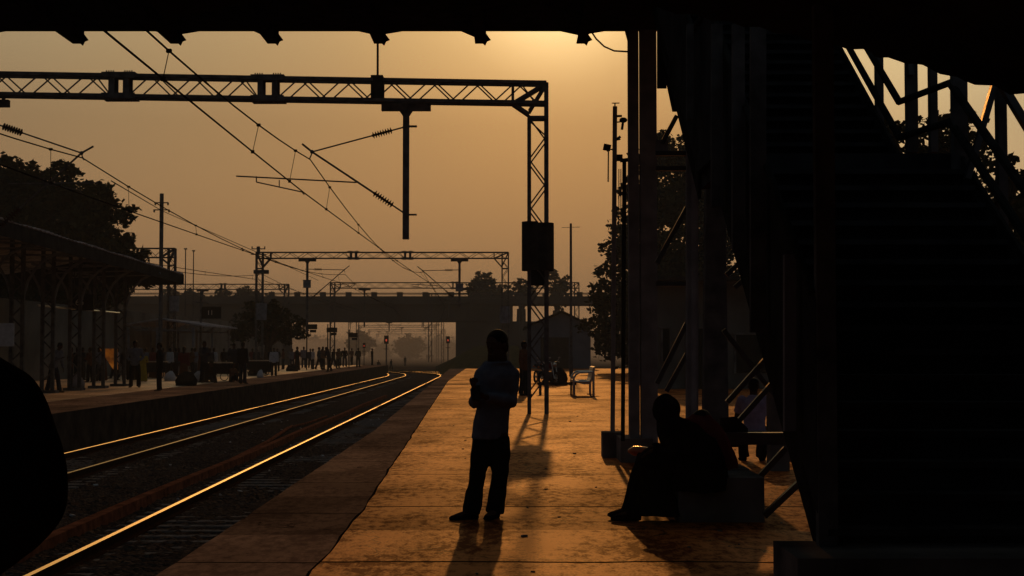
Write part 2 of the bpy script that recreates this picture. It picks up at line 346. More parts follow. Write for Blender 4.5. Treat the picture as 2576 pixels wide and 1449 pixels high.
FY = [15, 20, 30, 40, 50, 60, 70, 80, 90, 100, 110, 120, 130, 140, 150, 158]
fe = lambda Y: -10.75 - max(0, Y - 60) * .004
tag(strip(lambda Y: TX(-34, Y), lambda Y: TX(fe(Y) - 2.6, Y) - .01, 0, -1.2, FY).build('far_platform', M['fslab']), kind='structure')
tag(strip(lambda Y: TX(fe(Y) - 2.6, Y), lambda Y: TX(fe(Y), Y), -.012, -1.2, FY).build('far_platform_edge', M['coping']).__class__ and dark_sides(bpy.data.objects['far_platform_edge']), kind='structure')

# ------------------------------------------------------------------ tracks
RP = [(-.036, .0), (-.036, -.03), (-.01, -.045), (-.01, -.125), (-.075, -.145), (-.075, -.16), (.075, -.16), (.075, -.145), (.01, -.125), (.01, -.045), (.036, -.03), (.036, 0)]
M['raildull'] = M['rail'].copy(); M['raildull'].name = 'dull_rail_head'; M['raildull'].node_tree.nodes['Principled BSDF'].inputs['Anisotropic'].default_value = .6
def rail(off, Ys, parent, name='rail', lift=0, shift=lambda Y: 0):
    b_ = MB(); n = len(RP); vs = []
    for Y in Ys: vs += [(TX(off, Y) + curve_x(Y) + shift(Y) + p[0], Y, ZR + p[1] + lift) for p in RP]
    fs = [(i * n + k, i * n + (k + 1) % n, (i + 1) * n + (k + 1) % n, (i + 1) * n + k) for i in range(len(Ys) - 1) for k in range(n)]
    fs.append(tuple(range(n))); fs.append(tuple((len(Ys) - 1) * n + k for k in range(n)))
    b_.add(vs, fs); o = b_.build(name, M['railside'], parent)
    o.data.materials.append(M['raildull'] if off in (-8.33, -3.284) else M['rail'])
    for p in o.data.polygons:
        if abs(p.normal.z) > .9 and abs(p.center.z - (ZR + lift)) < .004: p.material_index = 1
    return o
RY = [9] + list(range(12, 136, 6)) + [138 + 3 * i for i in range(55)]
SL = MB().add([(-1.37, -.125, 0), (1.37, -.125, 0), (1.37, .125, 0), (-1.37, .125, 0), (-1.37, -.10, .12), (1.37, -.10, .12), (1.37, .10, .12), (-1.37, .10, .12)],
              [(0, 3, 2, 1), (4, 5, 6, 7), (0, 1, 5, 4), (1, 2, 6, 5), (2, 3, 7, 6), (3, 0, 4, 7)])
sl_me = None
def track(name, label, offs, c, y0):
    global sl_me
    T = thing(name, label, 'railway track')
    for o in offs: rail(o, RY, T)
    first = None
    for k in range(100):
        Y = y0 + .6 * k
        if first is None and sl_me is None:
            first = SL.build('sleeper', M['sleeper'], T); sl_me = first.data; s_ = first
        else: s_ = put('sleeper', sl_me, T)
        s_.location = (TX(c, Y) + random.uniform(-.02, .02), Y, ZR - .16 - .118)
    rest = MB(); Y = y0 + 60
    while Y < 230:
        rest.box((TX(c, Y) + curve_x(Y), Y, ZR - .22), (2.74, .24, .12)); Y += .6
    tag(rest.build('sleeper', M['sleeper'], T), kind='stuff')
    return T
track('railway_track', 'railway track beside the near platform with one bright rail showing', (-4.96, -3.284), -4.12, 12.4)
track('railway_track', 'railway track running along the foot of the far platform', (-10.0, -8.33), -9.165, 21)
# old rusty rail and scraps lying between the tracks
o = MB(); Yb = [17 + i * 1.5 for i in range(44)]
vs = []; 
for Y in Yb:
    wv = .10 - .03 * (Y - 17) / 64
    x = TX(-5.80 - .03 * math.sin(Y * .3) - (Y - 17) * .001, Y); vs += [(x - wv, Y, ZB - .02), (x + wv, Y, ZB - .02), (x + wv * .9, Y, ZB + .15), (x - wv * .9, Y, ZB + .15)]
fs = [(i * 4 + k, i * 4 + (k + 1) % 4, i * 4 + 4 + (k + 1) % 4, i * 4 + 4 + k) for i in range(len(Yb) - 1) for k in range(4)] + [(0, 1, 2, 3), tuple(len(vs) - 4 + k for k in range(4))]
tag(o.add(vs, fs).build('cable_duct', M['rust']), 'long rusty iron duct lying between the two railway tracks', 'cable duct')
for k, (a, b_, lab) in enumerate([((590, 1152), (735, 1071), 'bent rusty spare rail lying on the ballast beside the iron duct, longer of two'),
                               ((735, 1073), (822, 1047), 'short rusty spare rail end beyond the bent longer one')]):
    p, q = G(*a, ZB + .1), G(*b_, ZB + .1); mid = (p + q) / 2 + Vector((.12, 0, 0))
    r_ = MB(); r_.tube([p, p.lerp(mid, .5) + Vector((.05, 0, 0)), mid, q], .035, 6); r_.tube([p + Vector((-.12, 0, -.05)), mid + Vector((-.14, 0, -.05)), q + Vector((-.14, 0, -.05))], .025, 6)
    tag(r_.build('spare_rail', M['rust']), lab, 'spare rail')
# far curving track on the right, going under the road bridge
T3 = thing('railway_track', 'faint distant railway track curving left under the road bridge', 'railway track')
for off in (-1.4, .28):
    rail(off, [126 + 4 * i for i in range(30)], T3, shift=lambda Y: -((Y - 126) ** 2) / 900 - 2.6)

# litter on the ballast
litter = MB(); rnd = random.Random(3)
for k in range(46):
    px, py = rnd.choice([(505, 1188), (850, 1230), (320, 1270), (610, 1100), (1000, 1160), (345, 1250)]); 
    Y = rnd.uniform(15, 60); off = rnd.uniform(-8, -2.6)
    litter.box((TX(off, Y), Y, ZB + .02), (rnd.uniform(.03, .09), rnd.uniform(.02, .07), rnd.uniform(.01, .03)), M=Matrix.Rotation(rnd.uniform(0, 3), 3, Vector((rnd.random(), rnd.random(), 1))))
rnd = random.Random(8); chips = MB()
for k in range(70):
    Y = rnd.uniform(9.8, 40); x = rnd.uniform(-.9, 3.2) * Y / 14; q_ = rnd.uniform(.008, .03)
    chips.box((x, Y, q_ * .25), (q_ * 1.6, q_, q_ * .5), M=Matrix.Rotation(rnd.uniform(0, 3), 3, 'Z'))
tag(chips.build('debris', M['concrete']), 'small chips and grit lying on the near platform slabs', 'debris', kind='stuff')
tag(litter.build('litter', M['white']), 'scraps of pale litter scattered over the track ballast', 'litter', kind='stuff')

# ------------------------------------------------------------------ overhead portals
def zigzag(mb, a, b, h, pitch, w, ph=0, plane_y=0, vert=False):
    """single lacing between two parallel chords; a->b along one chord, h the vector to the other"""
    a, b, h = Vector(a), Vector(b), Vector(h); n = max(1, int(round((b - a).length / pitch))); d = (b - a) / n
    for i in range(n):
        p = a + d * i; q_ = d * ph * .13; mb.bar(p + q_, p + d * .5 + h + q_, w, w * .5); mb.bar(p + d * .5 + h + q_, p + d + (q_ if i < n - 1 else d * 0), w, w * .5)
def bolt_row(mb, c, dx, n, z):
    for i in range(n): mb.box((c[0] + (i - (n - 1) / 2) * dx, c[1], c[2]), (.026, .03, z))
def drop_arm(G_, x, Y, zbeam, ztip, w=.75, scale=1, box=None):
    """vertical drop arm hung under the beam by a short cross channel"""
    p = MB()
    p.box((x, Y, zbeam - .12), (w * .93, .16, .17)); p.box((x - w * .36, Y, zbeam - .018), (.06, .1, .05)); p.box((x + w * .36, Y, zbeam - .018), (.06, .1, .05))
    p.box((x - w * .36, Y, zbeam - .01), (.06, .1, .07))
    p.plate([(x - .17, Y - .02, zbeam - .2), (x + .17, Y - .02, zbeam - .2), (x + .06, Y - .02, zbeam - .36), (x - .06, Y - .02, zbeam - .36)], (0, .04, 0))
    p.box((x, Y, (zbeam - .2 + ztip) / 2), (.15, .15, zbeam - .2 - ztip))
    o = p.build('drop_post', M['steel'], G_)
    if box is not None:
        q = MB(); q.box((x, Y - .12, box), (.5, .1, .5)); q.box((x, Y - .12, box + .27), (.56, .16, .03)); q.build('cover_plate', M['steelg'], G_)
    return o
def insulator(mb, a, b, n=7, r=.075):
    a, b = Vector(a), Vector(b); pts = []; rs = []
    for i in range(n * 3 + 1):
        t_ = i / (n * 3); pts.append(a.lerp(b, t_)); rs.append(r if i % 3 == 1 else .028)
    mb.tube(pts, rs, 8)
def cantilever(G_, xm, Y, zt, zb, node, tip, reg0, reg1, steady, r=.024):
    """all points (x, z): bracket tube from the mast, stay tube with insulators, registration tube, steady arm"""
    s = lambda q: Vector((q[0], Y, q[1])); sgn = 1 if node[0] > xm else -1
    c = MB(); top, bot, nd = Vector((xm + sgn * .1, Y, zt)), Vector((xm + sgn * .1, Y, zb)), s(node)
    i0 = bot.lerp(nd, .15); i1 = bot.lerp(nd, .35); j0 = top.lerp(nd, .16); j1 = top.lerp(nd, .37)
    c.tube([bot, i0], r * .8); c.tube([i1, nd, s(tip)], r, 8); c.tube([j1, nd], r * .75); c.tube([top, j0], r * .8)
    c.box((xm, Y, zt), (.28, .17, .03)); c.box((xm, Y, zb), (.28, .17, .03)); c.ell(nd, (.05, .05, .05), n=8, m=6)
    c.tube([nd, nd + Vector((-sgn * .0 + .02 * sgn, 0, -.08)), nd + Vector((.06 * sgn, 0, -.17))], .016)
    c.tube([s(reg0), s(reg1)], r * .72)
    o = c.build('cantilever', M['steel'], G_)
    st = [s(q) for q in steady]
    d = MB(); d.tube(st, r * .62); d.tube([st[0], Vector((st[0].x, Y, st[0].z + .14))], r * .6); d.tube([st[1].lerp(st[0], .5) , st[1].lerp(st[0], .5) + Vector((0, 0, .17))], r * .5)
    d.build('steady_arm', M['steel'], o)
    for q0_, q1_ in ((i0, i1), (j0, j1)): e = MB(); insulator(e, q0_, q1_, 8, .095); e.build('insulator', M['ceramic'], o)
def column(G_, x, Y, z1, gap=.42, w=.085, name='column', pitch=.95, z0=0.0):
    c = MB()
    for dx in (-gap / 2, gap / 2):
        for dy in (-.19, .19):
            c.box((x + dx, Y + dy, (z0 + z1) / 2), (w, .07, z1 - z0))
    z = z0 + .35
    for dy in (-.19, .19): zigzag(c, (x - gap / 2, Y + dy, z), (x - gap / 2, Y + dy, z1 - .55), (gap, 0, 0), pitch, .035, ph=1 if dy > 0 else 0)
    for dx in (-gap / 2, gap / 2): zigzag(c, (x + dx, Y - .19, z), (x + dx, Y - .19, z1 - .6), (0, .38, 0), pitch, .03)
    return c.build(name, M['steel'], G_)
def beam(G_, xa, xb, Ya, Yb, za, zb, depth=.5, joints=(), pitch=1.04, cw=.10, posts=True, mtl='steel'):
    """lattice girder from (xa, Ya, za) to (xb, Yb, zb), top chord heights"""
    c = MB(); A, B = Vector((xa, Ya, za)), Vector((xb, Yb, zb)); dn = Vector((0, 0, -depth)); sd = Vector((0, .19, 0))
    for s_ in (-1, 1):
        c.bar(A + sd * s_, B + sd * s_, cw * .7, cw); c.bar(A + sd * s_ + dn, B + sd * s_ + dn, cw * .7, cw)
        js = [0] + list(joints) + [1]
        for i in range(len(js) - 1):
            p, q = A.lerp(B, js[i] + (.012 if i else .02)), A.lerp(B, js[i + 1] - .012)
            zigzag(c, p + sd * s_ + dn, q + sd * s_ + dn, -dn, pitch, .034, ph=1.2 if s_ > 0 else 0)
    zigzag(c, A + sd + dn, B + sd + dn, -sd * 2, pitch, .03); zigzag(c, A + sd, B + sd, -sd * 2, pitch, .03)
    o = c.build('beam', M[mtl], G_)
    if joints:
        L_ = (B - A).length
        for j in joints:
            d = MB()
            for k in (-.17, .17):
                p = A.lerp(B, j + k / L_)
                for s_ in (-1, 1): d.box(tuple(p + sd * s_ + dn * .5), (.13, .07, depth))
            for z in (0, -depth):
                p = A.lerp(B, j) + Vector((0, 0, z)); sg = 1 if z == 0 else -1
                d.box((p.x, p.y, p.z + sg * (cw / 2 + .008)), (.80, .5, .018)); d.box((p.x, p.y - .232, p.z), (.8, .02, cw + .02))
                for k in (-.22, .22): bolt_row(d, (p.x + k, p.y - .15, p.z + sg * (cw / 2 + .03)), .055, 4, .07)
            d.build('splice_plate', M['steel'], G_)
    return o
def knee(G_, x_leg_out, x_leg_in, x_ch, Y, zt, zch, zj):
    """corner bracing between beam and column"""
    c = MB()
    for dy in (-.19, .19):
        c.bar((x_leg_out, Y + dy, zt), (x_ch, Y + dy, zch), .07, .10); c.bar((x_leg_out, Y + dy, zt), (x_leg_in, Y + dy, zj + .08), .07, .10)
        c.bar((x_ch, Y + dy, zch), (x_leg_in, Y + dy, zj), .07, .10); c.bar((x_leg_in, Y + dy, zj - .08), (x_leg_out, Y + dy, zj - .08), .07, .10)
        c.bar((x_ch, Y + dy, zch), (x_ch, Y + dy, zt), .07, .09)
    c.build('corner_brace', M['steel'], G_)
PH = 'overhead line portals spanning the tracks'
# -- nearest portal
Y1 = 36.4
G1 = thing('overhead_portal', 'nearest large lattice portal over the tracks, its right column wrapped by a curved cover', 'overhead portal', group=PH)
a, b_ = U(-700, 178, 34.9), U(1374, 211, Y1)
a.z, b_.z = U(0, 195, 35.6).z + .02, U(1374, 211, Y1).z
beam(G1, a.x, b_.x - .0, 35.0, Y1, a.z + .05, b_.z, .49, joints=[(U(307, 0, 35.7).x - a.x) / (b_.x - a.x), (U(679, 0, 36).x - a.x) / (b_.x - a.x)], cw=.115)
xo, xi = U(1374, 0, Y1).x, U(1331, 0, Y1).x
c = MB()
for x, zt in ((xo, b_.z), (xi, U(0, 295, Y1).z)):
    for dy in (-.19, .19): c.box((x, Y1 + dy, zt / 2), (.10 if x == xo else .09, .07, zt))
for dy in (-.19, .19): zigzag(c, (xi, Y1 + dy, .35), (xi, Y1 + dy, U(0, 300, Y1).z), (xo - xi, 0, 0), 1.12, .035, ph=1.2 if dy > 0 else 0)
for x in (xo, xi): zigzag(c, (x, Y1 - .19, .3), (x, Y1 - .19, U(0, 300, Y1).z), (0, .38, 0), 1.1, .03)
c.build('column', M['steel'], G1)
knee(G1, xo, xi, U(1290, 0, Y1).x, Y1, b_.z, b_.z - .5, U(0, 290, Y1).z)
c = MB(); cxm = (xo + xi) / 2
for sg in (-1, 1):                                  # two curved shells round the column legs
    z0, z1 = U(0, 681, Y1).z, U(0, 559, Y1).z; pr = []
    for i in range(11):
        tt = R(-80 + 160 * i / 10); pr.append((cxm + sg * (.02 + .37 * (.5 + .5 * math.sin(tt * .9 + .35)) ** .5), Y1 - .02 + sg * 0 - .36 * math.cos(tt) * (-1 if i > 5 else 1) * (.25 + .75 * abs(i - 5) / 5)))
    pr = [(cxm + sg * .003, Y1 - .30), (cxm + sg * .2, Y1 - .33), (cxm + sg * .33, Y1 - .27), (cxm + sg * .39, Y1 - .1), (cxm + sg * .39, Y1 + .1), (cxm + sg * .33, Y1 + .27), (cxm + sg * .2, Y1 + .33), (cxm + sg * .003, Y1 + .30)]
    inner = [(cxm + (p[0] - cxm) * .94, Y1 + (p[1] - Y1) * .94) for p in pr][::-1]
    c.prism(pr + inner, z0, z1 - (.03 if sg > 0 else 0)) if True else None
c.box((cxm, Y1, (U(0, 681, Y1).z + U(0, 720, Y1).z) / 2), (.40, .3, .34))
c.build('cover_plate', M['dark'], G1)
# dark box and short mast standing on the beam
c = MB(); p = U(950, 222, 36.1); c.box((p.x, 36.1 - .0, p.z), (.29, .5, .56)); q = U(950, 60, 36.1)
c.bar(p, (q.x, 36.1, q.z + 1.2), .05); c.build('bracket_mast', M['dark'], G1)
zt_, zb_ = U(0, 321, Y1).z, U(0, 542, Y1).z
xm = U(1035, 0, 36.2).x; drop_arm(G1, xm - .12, 36.2, U(0, 258, 36.2).z, U(0, 602, 36.2).z, 1.38 * .93)
P = lambda x, y, Y=36.2: (U(x, y, Y).x, U(x, y, Y).z)
cantilever(G1, xm, 36.2, zt_, zb_, P(785, 382), P(760, 362), P(594, 443), P(897, 459), [P(645, 458), P(760, 483), P(765, 490)])
P = lambda x, y, Y=35.6: (U(x, y, Y).x, U(x, y, Y).z)
xm2 = P(-36, 0)[0]; drop_arm(G1, xm2, 35.6, U(0, 248, 35.6).z, U(0, 600, 35.6).z, 1.38 * .93)
cantilever(G1, xm2, 35.6, P(0, 305)[1], P(0, 600)[1], P(205, 385), P(235, 368), P(20, 462), P(245, 460), [P(110, 462), P(200, 478), P(207, 488)])

def portal(label, Y, pxL, pxR, ytop, ybot, arms, left=True, right=True, covers=(), joints=(.33, .66), legs=.42, cwk=.10, ybase=0.0):
    G_ = thing('overhead_portal', label, 'overhead portal', group=PH)
    sc = FP / Y; zt = U(0, ytop, Y).z; zb = U(0, ybot, Y).z; xl, xr = U(pxL, 0, Y).x, U(pxR, 0, Y).x
    beam(G_, xl, xr, Y, Y, zt, zt, zt - zb, joints=joints, cw=cwk, pitch=1.2)
    for ok, x, sg in ((left, xl, 1), (right, xr, -1)):
        if ok:
            column(G_, x + sg * legs / 2, Y, zt - (.0), legs, w=.09, pitch=1.3, z0=ybase)
            knee(G_, x, x + sg * legs, x + sg * .95, Y, zt, zb, zt - 1.0)
    for (px, pyt, pyn, tipn, side) in arms:
        x = U(px, 0, Y).x; zz = U(0, pyt, Y).z
        drop_arm(G_, x, Y, zb, U(0, pyn, Y).z, 1.25, box=tipn)
        if side:
            nx = x + side * 2.45; zn = zz - .05
            cantilever(G_, x, Y, zz, zz - 2.1, (nx, zn), (nx + side * .35, zn + .28), (x + side * 1.4, zn - 1.0), (x + side * 3.2, zn - .9), [(x + side * 3.1, zn - 1.05), (x + side * 2.4, zn - 1.15), (x + side * 2.3, zn - 1.2)], r=.03)
    for (px, y0, y1, wpx) in covers:
        p0, p1 = U(px, y0, Y), U(px, y1, Y); c = MB(); c.prism([(p0.x + wpx / sc / 2 * math.cos(t_), Y + .36 * math.sin(t_)) for t_ in [2 * math.pi * k / 12 for k in range(12)]], p1.z, p0.z)
        c.build('cover_plate', M['steelg'], G_)
    return G_
Gp = portal('second lattice portal over both tracks, its left column rising into a tall pole', 99.6, 650, 1279, 635, 650,
       [(777, 677, 836, U(0, 715, 99.6).z, 1), (1157, 679, 772, U(0, 724, 99.6).z, -1)], covers=[(657, 763, 805, 28), (1270, 771, 813, 26)], joints=(.385, .60))
p0, p1 = U(650, 640, 99.6), U(650, 620, 99.6); MB().bar((p0.x - .5, 99.6, U(0, 640, 99.6).z), (p0.x + .5, 99.6, U(0, 640, 99.6).z), .06).build('cross_arm', M['steel'], Gp)
MB().box((p0.x + .2, 99.6, U(0, 684, 99.6).z), (.95, .5, .25)).build('bracket_box', M['steel'], Gp)
c = MB(); c.bar(p0, p1, .2); c.bar((p0.x - .45, 99.6, U(0, 626, 99.6).z), (p0.x + .45, 99.6, U(0, 626, 99.6).z), .06)
for dx in (-.42, .42): c.bar((p0.x + dx, 99.6, U(0, 626, 99.6).z), (p0.x + dx, 99.6, U(0, 620, 99.6).z), .07)
c.build('pole_top', M['steel'], Gp)
portal('third lattice portal in front of the road bridge, reaching behind the near column', 144.5, 835, 1455, 711, 725, [(920, 735, 822, None, 0), (1180, 735, 806, None, 0)], joints=(.5,), cwk=.11)
portal('portal over the tracks beyond the far platform, right corner above the shelter roof', 95.9, 240, 447, 625, 648, [], left=False, covers=[(438, 745, 783, 26)], joints=())
portal('low distant portal left of the small round tree, hung with one post', 147, 300, 731, 715, 728, [(516, 740, 786, None, 0)], left=False, joints=(.62,), cwk=.11)
portal('distant portal on the right just below the bridge parapet line', 196, 1080, 1315, 739, 751, [(1130, 756, 800, None, 0)], joints=(), cwk=.12)
# far portals beyond the road bridge, seen through its opening
k = 0
for (Y, pl, pr_, lab) in [(265, 900, 1118, 'nearest of the hazy portals seen through the bridge opening'), (320, 880, 1105, 'second hazy portal seen through the bridge opening'),
                   (390, 905, 1100, 'third hazy portal seen through the bridge opening'), (470, 930, 1122, 'fourth hazy portal seen through the bridge opening'), (580, 950, 1110, 'farthest and palest portal seen through the bridge opening')]:
    zt = U(0, 882 - 6.5 * FP / Y, Y).z
    rr = random.Random(int(Y)); arms = [(rr.uniform(pl + 20, pr_ - 20), 882 - 5.6 * FP / Y, 882 - (4.2 * FP / Y), None, rr.choice((-1, 1))) for _ in range(2)]
    portal(lab, Y, pl, pr_, 882 - 6.6 * FP / Y, 882 - 6.05 * FP / Y, arms, joints=(), cwk=.14, ybase=-1.0)

# ------------------------------------------------------------------ overhead wires
def sag(p, q, s, n=14):
    return [p.lerp(q, i / n) + Vector((0, 0, -4 * s * (i / n) * (1 - i / n))) for i in range(n + 1)]
def ohe(label, sup, rope=.022, fade=1.0):
    """sup: list of (catenary point, contact point)"""
    T = thing('overhead_wire', label, 'overhead wire', group='overhead line wires along the tracks')
    cat, con = MB(), MB()
    for (c0, w0), (c1, w1) in zip(sup, sup[1:]):
        D = (c1 - c0).length; pc = sag(c0, c1, (.85 if D > 50 else .54) if (c0.z - w0.z) > .4 else .15, 14); pw = sag(w0, w1, .05, 14)
        cat.tube(pc, rope, 5); con.tube(pw, rope * 1.05, 5)
        for i in (range(1, 14, 2) if D > 45 else (2, 5, 8, 11, 13)): 
            dr = MB(); dr.tube([pc[i], pw[i]], rope * .45, 4); dr.box(tuple(pc[i]), (.07, .07, .05)); dr.box(tuple(pw[i]), (.06, .06, .06)); dr.build('dropper', M['wire'], T)
    cat.build('messenger_wire', M['wire'], T); con.build('contact_wire', M['wire'], T)
V = lambda x, y, Y: U(x, y, Y)
s1 = (V(780, 401, 36.2), V(765, 485, 36.2)); s2 = (V(1065, 684, 99.6), V(1085, 715, 99.6)); s3 = (V(1130, 757, 144.5), V(1120, 772, 144.5)); s4 = (V(1120, 800, 230), V(1105, 812, 230))
def before(sp, Y0):                                 # the span before a support, parallel to the track, ends at the next mast
    w_ = sp[1] + Vector((.0122, -1, 0)) * (sp[1].y - Y0); return (w_ + Vector((0, 0, .95)), w_)
ohe('overhead wire pair above the near track, crossing the middle of the sky', [before(s1, 0.0), s1, s2, s3, s4], .015)
t1 = (V(207, 397, 35.6), V(207, 489, 35.6)); t2 = (V(868, 690, 99.6), V(872, 716, 99.6)); t3 = (V(985, 762, 144.5), V(990, 776, 144.5)); t4 = (V(1030, 805, 230), V(1030, 815, 230))
ohe('overhead wire pair above the far track, sloping across the left of the sky', [before(t1, 0.0), t1, t2, t3, t4], .016)
u0 = (V(300, 462, 45), V(288, 528, 50)); 
ohe('thin distant wire pair beyond the far platform, lowest in the left sky', [(V(0, 560, 60), V(0, 600, 60)), (V(660, 690, 120), V(660, 705, 120)), (V(960, 790, 230), V(960, 796, 230))], .02)
# feeder line on top of the poles
f = MB(); f.tube([V(280, 455, 50), V(407, 530, 85), V(650, 636, 99.6), V(800, 705, 144)], .02, 5)
tag(f.build('feeder_wire', M['wire']), 'single feeder wire running between the cross arms of the tall poles', 'overhead wire', group='overhead line wires along the tracks')

# tall pole with two cross arms behind the shelter
Yp = 85; T = thing('utility_pole', 'tall dark pole with two cross arms rising behind the far shelter roof', 'utility pole')
p0, p1 = U(407, 960, Yp), U(407, 487, Yp); c = MB(); c.tube([(p1.x, Yp, 0), p1], .115, 8); c.build('pole', M['steel'], T)
for y_, w_ in ((510, .36), (528, .42)):
    z = U(0, y_, Yp).z; c = MB(); c.bar((p1.x - w_ - .05, Yp, z), (p1.x + w_, Yp, z), .06)
    for dx in (-w_, w_): c.box((p1.x + dx, Yp, z - .06), (.08, .08, .16))
    c.build('cross_arm', M['steel'], T)
# thin poles
for px, yt, Y, r_, lab in [(1436, 562, 91, .085, 'tall slender pole behind the steel bench, right of the wrapped column'), (467, 626, 120, .05, 'thin lamp mast right of the shelter roof end, left one of two'),
                           (487, 631, 125, .05, 'thin lamp mast right of the shelter roof end, right one of two')]:
    p = U(px, yt, Y); c = MB(); c.tube([(p.x, Y, 0), (p.x, Y, p.z * .7), p], [r_, r_ * .9, r_ * .8], 8)
    if px == 1436: c.tube([(p.x - .55, Y, p.z - .25), (p.x + .55, Y, p.z - .22)], .015, 4); c.box((p.x, Y, .6), (.22, .22, 1.2))
    else: c.box((p.x, Y, p.z), (.25, .12, .1))
    tag(c.build('lamp_post' if px != 1436 else 'utility_pole', M['steel']), lab, 'pole')

# ------------------------------------------------------------------ far platform shelter
T = thing('platform_shelter', 'long far platform shelter with sloping corrugated roof and lattice columns', 'shelter')
ya, yb = 33.0, 70.7; ex = lambda Y: TX(-13.4 - (Y - 40.7) * .0413, Y) ; ez = 1.525 + (882 - 690) / FP * 70.7
nR = 150; vs = []; 
for i in range(nR + 1):
    Y = ya + (yb - ya) * i / nR; h = .035 * (i % 2) + .02 * noise.noise(Vector((Y, 0, 0)))
    vs += [(ex(Y), Y, ez + h + (0.02 * math.sin(Y)) ), (ex(Y) - 4.2, Y, ez + .75 + h), (ex(Y) - 8.4, Y, ez + h), (ex(Y), Y, ez + h - .03), (ex(Y) - 4.2, Y, ez + .72 + h), (ex(Y) - 8.4, Y, ez + h - .03)]
fs = []
for i in range(nR):
    a = i * 6
    for (p, q) in ((0, 1), (1, 2), (4, 3), (5, 4), (3, 0), (2, 5)): fs.append((a + p, a + q, a + q + 6, a + p + 6))
fs += [(0, 1, 4, 3), (1, 2, 5, 4)]; n = len(vs) - 6; fs += [(n, n + 3, n + 4, n + 1), (n + 1, n + 4, n + 5, n + 2)]
MB().add(vs, fs).build('roof', M['sheetl'], T)
c = MB()
c.plate([(ex(yb) + .02, yb, ez - .02), (ex(yb) - 4.2, yb, ez + .68), (ex(yb) - 8.4, yb, ez - .02), (ex(yb) - 8.4, yb, ez - .5), (ex(yb) + .02, yb, ez - .5)], (0, -.05, 0))
c.bar((ex(ya), ya, ez - .25), (ex(yb), yb, ez - .25), .04, .45, up=(0, 0, 1)) if False else None
c.plate([(ex(ya) - .02, ya, ez - .04), (ex(yb) - .02, yb, ez - .04), (ex(yb) - .02, yb, ez - .46), (ex(ya) - .02, ya, ez - .46)], (-.03, 0, 0))
c.build('fascia', M['sheet'], T)
for i in range(9):
    Y = 64.5 - i * 3.5; x = TX(-16.0, Y) - .05; c = MB()
    for dx in (-.19, .19): c.box((x + dx, Y, (ez + .2) / 2), (.12, .13, ez + .2))
    zigzag(c, (x - .19, Y, .4), (x - .19, Y, ez - .2), (.38, 0, 0), .8, .05)
    c.build('column', M['steel'], T)
    c = MB(); c.box((x, Y, .05), (.72, .5, .1)); c.build('column_base', M['concrete'], T)
    c = MB()                                        # curved pipe brackets up to the eave
    for sg in (1, -1): c.tube([(x + sg * .2, Y, 3.1)] + [(x + sg * (.2 + 1.5 * (1 - math.cos(t_))), Y, 3.1 + 1.75 * math.sin(t_)) for t_ in [R(q) for q in range(10, 91, 16)]], .05, 6)
    c.bar((x - 2.2, Y, ez + .1), (ex(Y) - .1, Y, ez - .05), .07, .14); c.bar((x - 2.2, Y, ez - .45), (ex(Y) - .3, Y, ez - .35), .05, .05)
    c.build('roof_bracket', M['steelg'], T)
c = MB(); c.tube([U(95, 768, 54), U(300, 787, 63.2)], .035, 8); c.build('pipe', M['chrome'], T)
c = MB(); c.box((TX(-23, 90), 92, 2.0), (.2, 130, 4.0)); tag(c.build('boundary_wall', M['wall']), 'low grimy wall along the back of the far platform', 'wall')
# small canopy farther on
T = thing('platform_canopy', 'low shallow gabled canopy on thin posts past the long shelter', 'shelter'); Yc = 92
A, Bm, C_ = U(315, 815, Yc), U(402, 800, Yc), U(508, 817, Yc); c = MB()
for dy in (0, 14):
    pass
c.plate([A, Bm, Bm + Vector((0, 0, -.09)), A + Vector((0, 0, -.09))], (0, 12, 0)); c.plate([Bm, C_, C_ + Vector((0, 0, -.09)), Bm + Vector((0, 0, -.09))], (0, 12, 0)); c.build('roof', M['sheetl'], T)
c = MB(); d_ = Vector((0, 0, -.1))
for dy in (.2, 6, 11.8):
    c = MB(); e = Vector((0, dy, 0)); a2, c2 = A + e + Vector((.6, 0, -.35)), C_ + e + Vector((-.6, 0, -.35)); c.bar(a2, c2, .07)
    for k in range(8): c.bar(a2.lerp(c2, k / 8), (A + e).lerp(Bm + e, (k + .5) / 4) + d_ if k < 4 else (Bm + e).lerp(C_ + e, (k - 3.5) / 4) + d_, .04)
    c.build('truss', M['steelg'], T)
for px in (330, 402, 492):
    for dy in (.2, 6, 11.8):
        x = U(px, 0, Yc).x; MB().box((x, Yc + dy, (A.z - .2) / 2), (.13, .13, A.z - .2)).build('post', M['steelg'], T)

